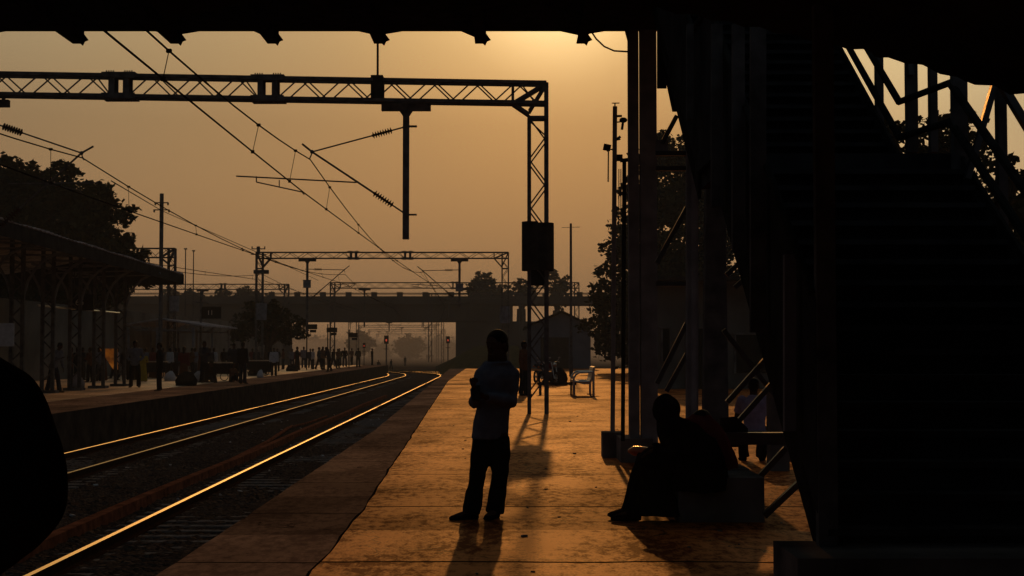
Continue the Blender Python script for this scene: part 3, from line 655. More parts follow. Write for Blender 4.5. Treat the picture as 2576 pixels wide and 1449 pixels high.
# hanging number boards
def board(label, txt, cx, cy, Y, w_, h_, arm):
    T = thing('number_board', label, 'sign'); p = U(cx, cy, Y)
    MB().box((p.x, Y, p.z), (w_, .08, h_)).build('panel', M['board'], T)
    cu = bpy.data.curves.new('lettering', 'FONT'); cu.body = txt; cu.size = h_ * .55; cu.align_x = 'CENTER'; cu.align_y = 'CENTER'; cu.extrude = .004
    to = bpy.data.objects.new('lettering', cu); col.objects.link(to); me = bpy.data.meshes.new_from_object(to); bpy.data.objects.remove(to); bpy.data.curves.remove(cu)
    me.transform(Matrix.Translation((p.x - w_ * .06, Y - .046, p.z)) @ Matrix.Rotation(R(90), 4, 'X')); me.materials.clear(); me.materials.append(M['text']); put('lettering', me, T)
    c = MB()
    if arm == 'hang':
        for dx in (-.3, .3): c.tube([(p.x + dx * w_, Y, p.z + h_ / 2), (p.x + dx * w_, Y, p.z + h_ / 2 + .9)], .02, 6)
    else:
        x = p.x - w_ / 2 - .06; c.tube([(x, Y, 0), (x, Y, p.z + h_ / 2 + 1.2)], .07, 8); c.tube([(x - .6, Y, p.z + .7), (x + .35, Y, p.z + .7), (x + .6, Y, p.z + .55)], .04, 6); c.box((p.x, Y, p.z + h_ / 2 + .03), (w_ * 1.1, .14, .05))
    c.build('hanger' if arm == 'hang' else 'post', M['steel'], T)
board('black number board hanging under the long shelter roof, pale figures 65', '65', 205, 761, 58, .95, .62, 'hang')
board('black number board on a post in front of the bridge, pale figures 11', '11', 532, 787, 100, 1.3, .78, 'post')
for i, (px, py, lab) in enumerate([(783, 822, 'small black board hanging beside the small round tree, left of three'), (835, 830, 'small black board on the far platform end, middle of three'), (888, 843, 'small black board on the far platform end, right of three')]):
    Y = 120 + 8 * i; p = U(px, py, Y); c = MB(); c.box((p.x, Y, p.z), (.95 - .05 * i, .1, .4)); c.tube([(p.x - .35, Y, 0), (p.x - .35, Y, p.z + .5)], .05, 6); c.box((p.x + .15, Y - .02, p.z - .35), (.5, .08, .22))
    tag(c.build('number_board', M['board']), lab, 'sign')

# signals
for px, py, pb, Y, lab in [(972, 856, 900, 190, 'red signal on a post between the tracks before the bridge opening'), (1127, 856, 884, 225, 'red signal at the right foot of the bridge opening'), (916, 870, 892, 215, 'small dim red signal at the far platform end')]:
    T = thing('railway_signal', lab, 'signal'); k = .7 if px == 916 else 1; p = U(px, py, Y)
    MB().tube([(p.x, Y, -1), (p.x, Y, p.z)], .09 * k, 8).build('post', M['steel'], T)
    c = MB(); c.prism([(p.x - .28 * k, Y - .1), (p.x + .28 * k, Y - .1), (p.x + .28 * k, Y + .15), (p.x - .28 * k, Y + .15)], p.z - .45 * k, p.z + .6 * k); c.box((p.x, Y, p.z - 1.1 * k), (.7 * k, .5, .06)); c.build('signal_head', M['board'], T)
    MB().ell((p.x, Y - .12, p.z), (.11 * k, .05, .16 * k), n=10, m=6).build('lens', M['redlamp'], T)

# ------------------------------------------------------------------ road bridge
YB = 215
T = thing('road_bridge', 'long hazy concrete road bridge crossing over the tracks', 'bridge')
zt, zd, zu = U(0, 745, YB).z, U(0, 765, YB).z, U(0, 808, YB).z; xl, xr = U(0, 0, YB).x, U(1780, 0, YB).x
c = MB(); c.box(((xl + xr) / 2, YB + 5, (zt + zd) / 2), (xr - xl, 10, zt - zd)); c.build('deck', M['bridge'], T)
xg0, xg1 = U(0, 0, YB).x, U(1290, 0, YB).x
for k in range(4): MB().box(((xg0 + xg1) / 2, YB + 1 + k * 2.6, (zd + zu) / 2), (xg1 - xg0, .6, zd - zu - .004)).build('girder', M['bridge'], T)
c = MB(); c.bar((xl, YB + .15, zt + .42), (xr, YB + .15, zt + .42), .14); c.bar((xl, YB + .15, zt + .2), (xr, YB + .15, zt + .2), .10)
c.build('railing', M['bridge'], T)
for k in range(17):
    px = 560 + k * 64; 
    if k > 10: px = 1225 + (k - 11) * 58
    MB().box((U(px, 0, YB).x, YB + .15, zt + .28), (.85, .3, .62)).build('parapet_block', M['bridge'], T)
x0, x1 = U(1147, 0, YB).x, U(1480, 0, YB).x
c = MB(); c.box(((x0 + x1) / 2, YB + 5.6, (zu - 1.2) / 2), (x1 - x0, 9.2, zu + 1.2)); c.build('abutment', M['bridge'], T)
x0, x1 = U(100, 0, YB).x, U(600, 0, YB).x
c = MB(); c.box(((x0 + x1) / 2, YB + 5.6, (zu - 1.2) / 2), (x1 - x0, 9.2, zu + 1.2)); c.build('abutment', M['bridge'], T)
c = MB(); x0 = U(700, 0, YB).x
for dx in (0,): c.box((x0, YB + 5, (zu - 1.2) / 2), (2.0, 8, zu + 1.2))
c.build('pier', M['bridge'], T)
# earth bank at the right foot of the opening
c = MB(); pts = []
for j in range(12):
    Y = 150 + j * 7
    for i in range(9):
        px = 1098 + i * 26; x = U(px, 0, Y).x; z = -1.0 + min(3.1, max(0, (px - 1098) / 60 * 1.9)) * min(1, (Y - 148) / 40) + .25 * noise.noise(Vector((x, Y * .3, 0))); pts.append((x, Y, z + .5 * noise.noise(Vector((x * 1.3, Y, 3)))))
fs = [(j * 9 + i, j * 9 + i + 1, (j + 1) * 9 + i + 1, (j + 1) * 9 + i) for j in range(11) for i in range(8)]
tag(c.add(pts, fs).build('earth_bank', M['leaf'], smooth=True), kind='structure')

# ------------------------------------------------------------------ buildings on the right
T = thing('warehouse', 'blue grey gabled warehouse beyond the end of the near platform', 'warehouse'); Yw = 128
xa, xc, xb = U(1330, 0, Yw).x, U(1412, 0, Yw).x, U(1484, 0, Yw).x; ze, za = U(0, 822, Yw).z, U(0, 784, Yw).z
MB().plate([(xa, Yw, -1), (xb, Yw, -1), (xb, Yw, ze), (xc, Yw, za - .1), (xa, Yw, ze)], (0, 16, 0)).build('wall', M['wallblue'], T)
c = MB(); c.plate([(xa - .4, Yw - .4, ze - .1), (xc, Yw - .4, za), (xc, Yw - .4, za + .12), (xa - .4, Yw - .4, ze + .02)], (0, 17, 0)); c.plate([(xc, Yw - .4, za), (xb + .4, Yw - .4, ze - .1), (xb + .4, Yw - .4, ze + .02), (xc, Yw - .4, za + .12)], (0, 17, 0)); c.build('roof', M['sheet'], T)
MB().box((xc - .6, Yw - .03, 1.2), (2.4, .06, 2.9)).build('door', M['sheet'], T)
T = thing('station_building', 'dim station building behind the footbridge trestle', 'building'); Yb_ = 60
x0, x1 = U(1640, 0, Yb_).x, U(2700, 0, Yb_).x
MB().box(((x0 + x1) / 2, Yb_ + 4, 2.1), (x1 - x0, 8, 4.4)).build('wall', M['wall'], T)
MB().box(((x0 + x1) / 2, Yb_ + 3.6, 4.38), (x1 - x0 + .8, 9.4, .15)).build('roof', M['sheet'], T)
for px, w_, zz, h_ in ((1672, .35, 1.75, 1.3), (1760, 1.2, 1.2, 2.4), (1890, 1.5, 1.4, 1.5), (2000, 1.1, 1.2, 2.3)):
    x = U(px, 0, Yb_).x; f = MB().box((x, Yb_ - .03, zz), (w_, .06, h_)).build('window' if zz > 1.3 else 'door', M['board'], T)
    c = MB()
    for dx in (-w_ / 2, w_ / 2): c.box((x + dx, Yb_ - .045, zz), (.08, .09, h_ + .08))
    c.box((x, Yb_ - .05, zz + h_ / 2 + .05), (w_ + .25, .12, .08)); c.build('frame', M['concrete'], f)

# ------------------------------------------------------------------ trees
def crown_mesh(blobs, leaf, dens, rnd, flat=.85):
    vs = []; fs = []
    for (c, r) in blobs:
        n = int(5.0 * dens * r ** 2 / leaf ** 2)
        # sprays: sub-clumps near the surface make the outline uneven
        subs = []
        for _ in range(max(10, int(9 * r))):
            d = Vector((rnd.gauss(0, 1), rnd.gauss(0, 1), rnd.gauss(0, 1))).normalized(); subs.append((c + Vector((d.x, d.y, d.z * flat)) * r * rnd.uniform(.6, 1.08), r * rnd.uniform(.10, .30)))
        for _ in range(n):
            if rnd.random() < .62:
                sc_, sr = rnd.choice(subs); d = Vector((rnd.gauss(0, 1), rnd.gauss(0, 1), rnd.gauss(0, .8))); p = sc_ + d * sr * .55
            else:
                d = Vector((rnd.gauss(0, 1), rnd.gauss(0, 1), rnd.gauss(0, 1))).normalized() * r * rnd.random() ** .5; d.z *= flat; p = c + d * .93
            a = Vector((rnd.gauss(0, 1), rnd.gauss(0, 1), rnd.gauss(0, .6))).normalized(); b2 = a.cross(Vector((rnd.gauss(0, 1), rnd.gauss(0, 1), rnd.gauss(0, 1)))).normalized()
            s_ = leaf * rnd.uniform(.5, 1.15); o = len(vs)
            vs += [p - a * s_, p + b2 * s_ * .6, p + a * s_, p - b2 * s_ * .6]; fs.append((o, o + 1, o + 2, o + 3))
    return MB().add(vs, fs)
def tree(name, label, Y, circles, base, leaf, dens=2.3, depth=.5, seed=1, cat='tree', flat=.85, group=None, tr=None, zg=0.0):
    """circles: (px, py, r_px) lobes of the crown, spread in depth; base px of the trunk"""
    rnd = random.Random(seed); T = thing(name, label, cat, group=group); sc = Y / FP; bl = []
    top = None
    for (px, py, r) in circles:
        rr = r * sc
        for k in range(2 if r * sc > 1.5 else 1):
            dy = rnd.uniform(-1, 1) * depth * rr * 1.6; c = U(px, py, Y); bl.append((c + Vector((rnd.uniform(-.1, .1) * rr * k, dy, 0)), rr * (1 if k == 0 else .85)))
    crown_mesh(bl, leaf, dens, rnd, flat).build('crown', M['leaf'], T, fix=False)
    bx = U(base, 882, Y).x; c = MB(); zlow = min(b2[0].z for b2 in bl); r0 = tr or max(.12, zlow * .07 + .12)
    fork = Vector((bx + .1, Y, max(zg + 1.0, zlow * .8)))
    c.tube([(bx, Y, zg - .05), (bx + .05, Y, zg + .5 * (fork.z - zg)), fork], [r0 * 1.3, r0, r0 * .85], 8)
    for (q, rr) in bl[:14]: c.tube([fork - Vector((0, 0, .2)), fork.lerp(q, .5) + Vector((rnd.uniform(-.3, .3), 0, .2)), q], [r0 * .55, r0 * .35, r0 * .12], 5)
    c.build('trunk', M['bark'], T)
    return T
tree('broadleaf_tree', 'big dark broadleaf tree rising behind the long shelter roof', 88, [(-60, 500, 110), (40, 500, 105), (130, 495, 90), (215, 510, 70), (265, 540, 60), (215, 600, 90), (290, 640, 72), (100, 600, 110), (0, 620, 120), (330, 680, 55), (365, 700, 32), (240, 720, 80), (120, 740, 90), (20, 740, 90), (180, 640, 100), (60, 440, 45), (150, 430, 38), (10, 430, 40)], 150, .21, 3.8, seed=2)
tree('round_tree', 'small dense round tree standing on the far platform under the portal', 108, [(620, 815, 42), (675, 800, 48), (725, 820, 44), (650, 790, 34), (700, 785, 30), (595, 840, 26), (755, 838, 24), (660, 838, 34), (715, 845, 28), (632, 770, 18), (690, 765, 16)], 672, .16, 2.6, seed=3)
tree('broadleaf_tree', 'round topped tree above the bridge, left of the wrapped column', 262, [(1218, 712, 34), (1200, 735, 30), (1245, 740, 30), (1222, 760, 40)], 1220, .5, 2.6, seed=4, zg=-1)
tree('broadleaf_tree', 'low rounded tree above the bridge between the portal leg and wrapped column', 255, [(1305, 715, 22), (1330, 722, 20), (1320, 745, 30), (1290, 735, 18)], 1310, .5, 2.4, seed=5, zg=-1)
tree('broadleaf_tree', 'uneven tree above the bridge right of the wrapped column', 250, [(1395, 705, 22), (1412, 722, 24), (1385, 730, 22), (1405, 750, 30), (1392, 685, 12), (1425, 700, 12)], 1400, .45, 2.0, seed=6, zg=-1)
for i, (px, py, r_) in enumerate([(470, 745, 22), (560, 742, 20), (610, 738, 24), (640, 745, 20), (500, 750, 20), (425, 745, 26), (680, 748, 16)]):
    tree('broadleaf_tree', ['bushy treetop on the skyline just right of the shelter end', 'low treetop on the skyline above the left end of the bridge', 'taller treetop on the skyline left of the second portal pole', 'treetop on the skyline right behind the second portal pole', 'small treetop on the skyline behind the black number board post', 'treetop on the skyline behind the shelter fascia end', 'smallest treetop on the skyline behind the first parapet blocks'][i],
         285 + i * 4, [(px, py, r_), (px + r_ * .7, py + 8, r_ * .7), (px - r_ * .7, py + 10, r_ * .7), (px, py + 30, r_ * 1.2)], px, .5, 2.2, seed=20 + i, zg=-1)
tree('broadleaf_tree', 'huge leafy tree behind the footbridge columns on the right', 104, [(1600, 480, 50), (1650, 400, 60), (1720, 390, 70), (1780, 420, 80), (1570, 560, 48), (1640, 520, 70), (1545, 625, 38), (1535, 690, 42), (1510, 740, 40), (1600, 640, 75), (1700, 520, 100), (1580, 760, 80), (1680, 680, 110), (1510, 820, 42), (1560, 850, 70), (1800, 560, 110), (1640, 830, 90), (1780, 700, 110), (1525, 880, 40), (1720, 850, 90), (1660, 345, 30)], 1640, .24, 3.0, seed=9)
tree('feathery_tree', 'feathery leafed tree seen through the stair railings', 44, [(2240, 330, 48), (2300, 330, 55), (2370, 310, 50), (2430, 320, 55), (2280, 400, 80), (2380, 400, 90), (2470, 370, 60), (2340, 500, 110), (2470, 480, 100), (2230, 300, 22), (2400, 285, 22)], 2360, .13, 2.0, flat=.6, seed=10)
tree('feathery_tree', 'lower feathery tree at the right edge beyond the stairs', 38, [(2520, 420, 45), (2560, 450, 50), (2540, 560, 80), (2600, 520, 80), (2500, 640, 90), (2590, 660, 90), (2550, 760, 90)], 2560, .13, 2.0, flat=.6, seed=11)
# misty far trees through the bridge opening
for i, (px, py, r_, Y) in enumerate([(1030, 862, 28, 420), (905, 852, 26, 360), (1095, 876, 26, 620), (1130, 874, 22, 560), (960, 880, 20, 520), (1065, 885, 20, 700)]):
    tree('misty_tree', ['round misty tree in the middle of the bridge opening', 'misty tree behind the far platform end', 'pale misty tree right of the opening middle', 'misty tree near the right side of the bridge opening', 'low misty tree behind the signal post', 'palest low tree at the end of the tracks'][i], Y,
         [(px, py, r_), (px + r_ * .7, py + 10, r_ * .8), (px - r_ * .8, py + 12, r_ * .75), (px, py + 22, r_)], px, .55, 2.6, seed=40 + i, zg=-1)
tag(MB().box((-60, 900, 3), (900, 6, 9)).build('treeline', M['leaf']), 'hazy far treeline closing the view down the tracks', 'treeline', kind='stuff') if False else None
rnd = random.Random(5); bl = []
for k in range(46): bl.append((Vector((-190 + k * 7 + rnd.uniform(-3, 3), 960 + rnd.uniform(-20, 20), 2 + rnd.uniform(0, 4))), rnd.uniform(5, 8)))
tag(crown_mesh(bl, 1.6, 2.4, rnd, .9).build('treeline', M['leaf'], fix=False), 'hazy far treeline closing the view down the tracks', 'treeline', kind='stuff')

# ------------------------------------------------------------------ footbridge overhead
T = thing('footbridge', 'dark steel footbridge passing overhead, its underside filling the top of the picture', 'footbridge'); FB = T
YF = 20.7; zf = U(0, 79, YF).z; xL, xR = -26.0, U(1572, 0, YF).x
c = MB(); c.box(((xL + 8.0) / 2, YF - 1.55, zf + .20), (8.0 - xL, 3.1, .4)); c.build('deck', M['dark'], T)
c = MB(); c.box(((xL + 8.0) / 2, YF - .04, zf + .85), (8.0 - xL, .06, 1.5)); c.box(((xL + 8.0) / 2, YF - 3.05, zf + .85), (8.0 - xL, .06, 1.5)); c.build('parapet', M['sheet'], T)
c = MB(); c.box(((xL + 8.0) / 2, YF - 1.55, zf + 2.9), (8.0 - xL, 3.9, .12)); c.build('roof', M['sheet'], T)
for i, px in enumerate([-1300, -1050, -800, -540, -290, -40, 200, 445, 688, 955, 1208, 1462]):
    x = U(px, 0, YF).x; z1 = U(0, 112, YF).z; s_ = .14; c = MB()
    c.box((x, YF - 1.5, (zf + z1) / 2 + .02), (.05, 2.9, zf - z1)); c.box((x, YF - 1.5, z1 + .01), (.14, 2.9, .02)); c.box((x + .02, YF - .06, (zf + z1) / 2 + .02), (.13, .04, zf - z1 - .04))
    lean = random.Random(i).choice((-1, 1)); 
    c.plate([(x - .07, YF - .05, zf), (x - .07 - .22, YF - .05, zf + .004), (x - .05, YF - .05, zf - .10)], (0, .02, 0)) if i % 2 == 0 else c.plate([(x - .32, YF - .05, zf), (x + .36, YF - .05, zf), (x + .06, YF - .05, zf - .05), (x - .05, YF - .05, zf - .06)], (0, .02, 0))
    c.plate([(x + .05, YF - .08, zf), (x + .15, YF - .08, z1 + .05), (x + .10, YF - .08, z1 + .03), (x + .07, YF - .08, z1 - .03), (x + .04, YF - .08, z1)], (0, .03, 0))
    c.build('cross_beam', M['dark'], T)
# main built-up column
c = MB(); xa, xb, xc = U(1579, 0, YF).x, U(1606, 0, YF).x, U(1649, 0, YF).x; zc_ = 6.0
for x0_, x1_ in ((xa, xb - .01), (xb + .012, xc)):
    c.box(((x0_ + x1_) / 2, YF - .1, zc_ / 2), (x1_ - x0_, .02, zc_)); c.box((x0_ + .008, YF, zc_ / 2), (.015, .2, zc_)); c.box((x1_ - .008, YF, zc_ / 2), (.015, .2, zc_))
for k in range(9):
    for x in (xa + .05, xb - .05, xb + .06, xc - .06): c.box((x, YF - .115, .55 + k * .075), (.022, .02, .022))
c.build('column', M['steelg'], T)
c = MB(); c.plate([(xa - .06, YF - .16, U(0, 80, YF).z), (xa, YF - .16, U(0, 80, YF).z), (xa, YF - .16, U(0, 122, YF).z), (xa - .03, YF - .16, U(0, 100, YF).z)], (0, .02, 0)); c.build('gusset', M['dark'], T)
p0, p1, q0, q1 = U(1553, 0, 20.9).x, U(1632, 0, 20.9).x, 20.4, 21.6
MB().box(((p0 + p1) / 2, 21.0, .16), (p1 - p0, 1.0, .33)).build('footing', M['concrete'], T)
# second column (grey) and tapered one
def vpost(pxs0, pxs1, y0, y1, Y, th, mt, nm, par=T):
    """plate between (left,right) px at top y0 and bottom y1"""
    a = [U(pxs0[0], y0, Y), U(pxs0[1], y0, Y), U(pxs1[1], y1, Y), U(pxs1[0], y1, Y)]; return MB().plate(a, (0, th, 0)).build(nm, mt, par)
vpost((1729, 1757), (1729, 1757), 20, 1180, 19.6, .2, M['steelg'], 'column')
vpost((1740, 1752), (1740, 1752), 20, 1150, 19.5, .02, M['steelg'], 'column')
vpost((1782, 1818), (1770, 1834), 60, 1100, 18.0, .2, M['steel'], 'column')
vpost((1653, 1677), (1653, 1677), 60, 222, 19.0, .03, M['dark'], 'side_sheet')
vpost((1660, 1760), (1692, 1760), 130, 280, 18.9, .04, M['dark'], 'side_sheet')
c = MB(); Yt = 19.8
for a_, b2, th in (((1648, 386), (1730, 386), .07), ((1648, 424), (1730, 424), .07), ((1665, 362), (1702, 292), .10), ((1652, 662), (1728, 522), .10), ((1652, 965), (1728, 812), .09), ((1676, 985), (1728, 890), .06), ((1650, 714), (1728, 714), .05)):
    MB().bar(U(*a_, Yt), U(*b2, Yt), .06, th).build('brace', M['brace'], T)
c.plate([U(1648, 352, Yt), U(1680, 352, Yt), U(1680, 384, Yt), U(1648, 384, Yt)], (0, .03, 0)); c.build('gusset', M['steelg'], T)
c = MB(); c.tube([U(1488, 80, 20.6), U(1500, 98, 20.6), U(1520, 117, 20.6), U(1545, 128, 20.6), U(1579, 130, 20.6)], .012, 6); tag(c.build('cable', M['dark']), 'black cable looping down from the footbridge to its first column', 'cable')

# ------------------------------------------------------------------ staircase
T = thing('staircase', 'dark straight staircase climbing away to the footbridge on the right', 'staircase'); ST = T
SL_ = .618; xs0, xs1 = 1.80, 3.86
def st_z(Y): return -4.80 + SL_ * Y                 # first flight tread line
n1 = 17; r_, t_ = 3.24 / 19, .276
Yk = lambda k: 13.0 - (19 - k) * t_
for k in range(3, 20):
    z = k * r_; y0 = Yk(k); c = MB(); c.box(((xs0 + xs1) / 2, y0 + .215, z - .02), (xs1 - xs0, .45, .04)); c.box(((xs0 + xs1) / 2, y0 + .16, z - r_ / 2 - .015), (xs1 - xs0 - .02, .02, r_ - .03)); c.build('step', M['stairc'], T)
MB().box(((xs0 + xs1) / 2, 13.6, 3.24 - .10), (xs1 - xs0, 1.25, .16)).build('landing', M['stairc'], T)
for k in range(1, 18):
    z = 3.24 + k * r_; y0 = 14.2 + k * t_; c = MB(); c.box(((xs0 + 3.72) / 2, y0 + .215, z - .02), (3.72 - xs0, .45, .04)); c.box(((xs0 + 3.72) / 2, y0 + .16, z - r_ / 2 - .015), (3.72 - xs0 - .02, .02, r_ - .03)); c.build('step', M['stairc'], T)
def slope_plate(x, Y0, Y1, f0, f1, th, nm, mt):
    return MB().plate([(x, Y0, f0(Y0)), (x, Y1, f0(Y1)), (x, Y1, f1(Y1)), (x, Y0, f1(Y0))], (th, 0, 0)).build(nm, M['dark'] if nm == 'stringer' else mt, T)
f2 = lambda Y: 3.24 + SL_ * (Y - 14.2)
slope_plate(1.77, 8.6, 13, lambda Y: st_z(Y) - .28, lambda Y: st_z(Y) + .08, .03, 'stringer', M['steelg'])
slope_plate(1.77, 14.2, 18.8, lambda Y: f2(Y) - .28, lambda Y: f2(Y) + .08, .03, 'stringer', M['steelg'])
slope_plate(3.86, 8.4, 13, lambda Y: st_z(Y) - .28, lambda Y: st_z(Y) + .06, .03, 'stringer', M['steelg'])
slope_plate(3.72, 14.2, 18.8, lambda Y: f2(Y) - .28, lambda Y: f2(Y) + .06, .03, 'stringer', M['steelg'])
slope_plate(1.74, 8.6, 13.1, lambda Y: st_z(Y) + .085, lambda Y: st_z(Y) + 1.3, .02, 'side_sheet', M['sheet'])
MB().plate([(1.74, 13.1, 3.2), (1.74, 14.2, 3.2), (1.74, 14.2, 4.6), (1.74, 13.1, 4.6)], (.02, 0, 0)).build('side_sheet', M['sheet'], T)
slope_plate(1.74, 14.2, 18.8, lambda Y: f2(Y) + .085, lambda Y: f2(Y) + 1.3, .02, 'side_sheet', M['sheet'])
MB().box((1.80, 8.62, 2.2), (.11, .08, 4.4)).build('post', M['steel'], T)
c = MB()
for dz, h in ((.62, 0), (.28, 0)):
    c.tube([(3.70, 18.6, f2(18.6) + dz), (3.70, 14.25, 3.24 + dz + .04), (3.82, 13.0, 3.24 + dz), (3.84, 8.5, st_z(8.5) + dz + .0)], .035, 8)
c.tube([(1.72, 18.6, f2(18.6) + 1.33), (1.72, 14.2, 4.57), (1.72, 13, 4.55), (1.72, 8.62, st_z(8.62) + 1.33)], .022, 8)
c.build('handrail', M['dark'], T)
for (px, w_, Y, y1, y0) in [(2210, 18, 15.4, 330, 100), (2291, 27, 14.1, 384, 110), (2345, 18, 13.9, 384, 130), (2411, 36, 12.9, 500, 150), (2516, 22, 12.6, 640, 170)]:
    a = U(px, y0, Y); b2 = U(px, y1, Y); MB().box((a.x, Y, (a.z + b2.z) / 2), (w_ * Y / FP, .1, a.z - b2.z)).build('post', M['steel'], T)
for p_, q_, w_, h_ in ((U(2501, 215, 12.5), U(2433, 450, 12.5), .05, .07), (U(2521, 215, 12.4), U(2600, 345, 12.4), .06, .085), (U(2290, 190, 14.0), U(2283, 110, 14.0), .05, .1)): MB().bar(p_, q_, w_, h_).build('brace', M['brace'], T)
# trestle under the flight
c = MB(); Yt = 15.2
for a_, b2, th, yy in (((1829, 1012), (1938, 890), .075, 15.2), ((1850, 1068), (1957, 948), .075, 15.2), ((1827, 692), (1867, 655), .07, 16.5), ((1848, 724), (1878, 696), .06, 16.5), ((1905, 1206), (1976, 1128), .055, 13.8), ((1922, 1298), (2031, 1195), .075, 13.0), ((1820, 830), (1960, 1010), .02, 16)):
    MB().bar(U(*a_, yy), U(*b2, yy), .05, th, up=(0, 1, 0)).build('brace', M['brace'], T)
MB().bar(U(1825, 1103, 15), U(2010, 1103, 15), .12, .13).build('brace', M['brace'], T)
MB().plate([U(1812, 1052, 15.1), U(1852, 1048, 15.1), U(1882, 1078, 15.1), U(1878, 1124, 15.1), U(1815, 1126, 15.1)], (0, .05, 0)).build('gusset', M['dark'], T)
for a0, a1, y0, y1, yy, mt in (((1843, 1874), (1843, 1874), 60, 632, 11.0, 'steel'), ((1889, 1928), (1889, 1928), 60, 836, 10.1, 'steel'), ((1974, 2003), (1974, 2003), 640, 1085, 9.0, 'steelg'), ((1790, 1818), (1790, 1818), 60, 520, 12.0, 'steel'), ((1728, 1745), (1728, 1745), 60, 300, 13.6, 'steel'), ((1960, 2000), (2018, 2060), 890, 1240, 10.2, 'steelg'), ((2018, 2060), (2048, 2070), 1238, 1345, 10.1, 'steelg')):
    vpost(a0, a1, y0, y1, yy, .06, M[mt], 'post', T)
MB().box((U(1956, 0, 19).x, 19.2, .5), (.24, .3, 1.0)).build('footing', M['concrete'], T)
# concrete plinth at the stair foot
c = MB(); c.prism([(1.53, 8.09), (9.0, 8.09), (9.0, 8.84), (1.53, 8.84)], 0, .412); o_ = c.build('plinth', M['concrete'], T)
# roof over the stair foot and the camera: corrugated, falling to the right
T = thing('platform_roof', 'black corrugated platform roof edge sloping down to the right', 'roof'); Yg = 9.4
prof = [(1200, -70), (1450, -20), (1560, -2), (1652, 22), (1749, 40), (1929, 75), (2060, 104), (2152, 124), (2190, 131), (2212, 145), (2300, 160), (2429, 205), (2500, 219), (2540, 234), (2640, 246), (3200, 380)]
pts = [U(px, py, Yg) for px, py in prof]; lft = [Vector((-.6, Yg, pts[0].z - .0)), Vector((-2.2, Yg, pts[0].z - .3))]
pr = [(p.x, p.z) for p in lft[::-1] + pts]; vs = []; nY = 2
fine = []
for i in range(len(pr) - 1):
    n_ = max(2, int(abs(pr[i + 1][0] - pr[i][0]) / .05))
    for k in range(n_): fine.append((pr[i][0] + (pr[i + 1][0] - pr[i][0]) * k / n_, pr[i][1] + (pr[i + 1][1] - pr[i][1]) * k / n_ + .010 * math.cos(len(fine) * 1.57)))
for Y in (Yg, -9.0): vs += [(x, Y, z) for x, z in fine] + [(x, Y, z + .03) for x, z in fine]
n_ = len(fine); fs = []
for i in range(n_ - 1):
    fs += [(i, i + 1, 2 * n_ + i + 1, 2 * n_ + i), (n_ + i, 3 * n_ + i, 3 * n_ + i + 1, n_ + i + 1), (i, n_ + i, n_ + i + 1, i + 1), (2 * n_ + i, 2 * n_ + i + 1, 3 * n_ + i + 1, 3 * n_ + i)]
MB().add(vs, fs).build('roof_sheet', M['sheet'], T)
c = MB()
for Y in (9.1, 6.5, 4, 1.5, -1.5, -4.5):
    for i in range(3, len(pts) - 1): c.bar((pts[i].x, Y, pts[i].z + .12 - .12), (pts[i + 1].x, Y, pts[i + 1].z - .0), .05, .10) if Y < 9 else None
c.build('rafter', M['dark'], T)
for x, Y in ((.6, 1.2), (.6, -6.0), (6.2, 1.2), (6.2, -6.0)):
    if x < 1: continue
    MB().box((x, Y, 1.5), (.16, .16, 3.0)).build('post', M['dark'], T)
MB().box((4.5, -7.5, 1.6), (.001, .001, .001))
# wall behind the camera side: ticket hall under the roof
T = thing('ticket_hall', 'dark hall wall closing the right side beside the staircase', 'building')
MB().box((9.3, 3.0, 2.2), (.3, 24, 4.4)).build('wall', M['brick'], T)

# ------------------------------------------------------------------ lamp pole with its concrete foot
Yl = 21.6; T = thing('camera_pole', 'slim pole with floodlight and cameras standing in a concrete block', 'pole'); x0 = U(1545, 0, Yl).x
bt = U(1541, 1090, Yl); tp = U(1547, 268, Yl)
MB().bar((bt.x, Yl, .3), tp, .062).build('pole', M['steelg'], T)
MB().prism([(bt.x - .15, Yl - .2), (bt.x + .13, Yl - .2), (bt.x + .13, Yl + .25), (bt.x - .15, Yl + .25)], 0, .36).build('footing', M['concrete'], T)
c = MB(); c.tube([tp, tp + Vector((0, 0, .05))], .01, 6); c.box(tuple(tp + Vector((.01, 0, .05))), (.11, .02, .012)); c.build('finial', M['steel'], T)
for px, py, sx_, kind in ((1527, 371, -1, 'floodlight'), (1568, 302, 1, 'camera_dome'), (1561, 347, 1, 'bracket'), (1559, 397, 1, 'junction_box')):
    p = U(px, py, Yl); q = U(1547, py + 6, Yl); c = MB(); c.tube([q, (p.x, Yl, p.z - .02)], .010, 6)
    if kind == 'floodlight': c.box(tuple(p), (.105, .09, .085), M=Matrix.Rotation(R(12), 3, 'Y')); c.tube([(p.x + .0, Yl, p.z - .05), (p.x + .02, Yl, p.z - .06), (p.x + .015, Yl, p.z - .5)], .010, 6)
    elif kind == 'camera_dome': c.ell(tuple(p), (.06, .05, .04), n=10, m=6); c.bar(p, p + Vector((-.02, 0, -.14)), .035); c.bar(q + Vector((0, 0, .09)), p + Vector((-.02, 0, .06)), .03)
    elif kind == 'bracket': c.bar(q, p + Vector((0, 0, .02)), .035, .03)
    else: c.box(tuple(p), (.08, .08, .09))
    c.build(kind, M['dark'], T)
T = thing('conduit_pole', 'thin dark conduit pole right beside the first footbridge column', 'pole'); xq = U(1568, 0, 20.5).x; xq2 = U(1562, 0, 20.5).x
c = MB(); c.tube([(xq2, 20.4, .3), (xq, 20.4, U(0, 405, 20.4).z)], .028, 8); c.bar(U(1560, 404, 20.4), U(1580, 402, 20.4), .05, .03); c.build('pipe', M['dark'], T)
c = MB(); c.tube([U(1557, 425, 21.3), U(1557, 560, 21.3)], .007, 5); c.tube([U(1562, 425, 21.3), U(1562, 560, 21.3)], .007, 5); c.build('cable', M['dark'], T)

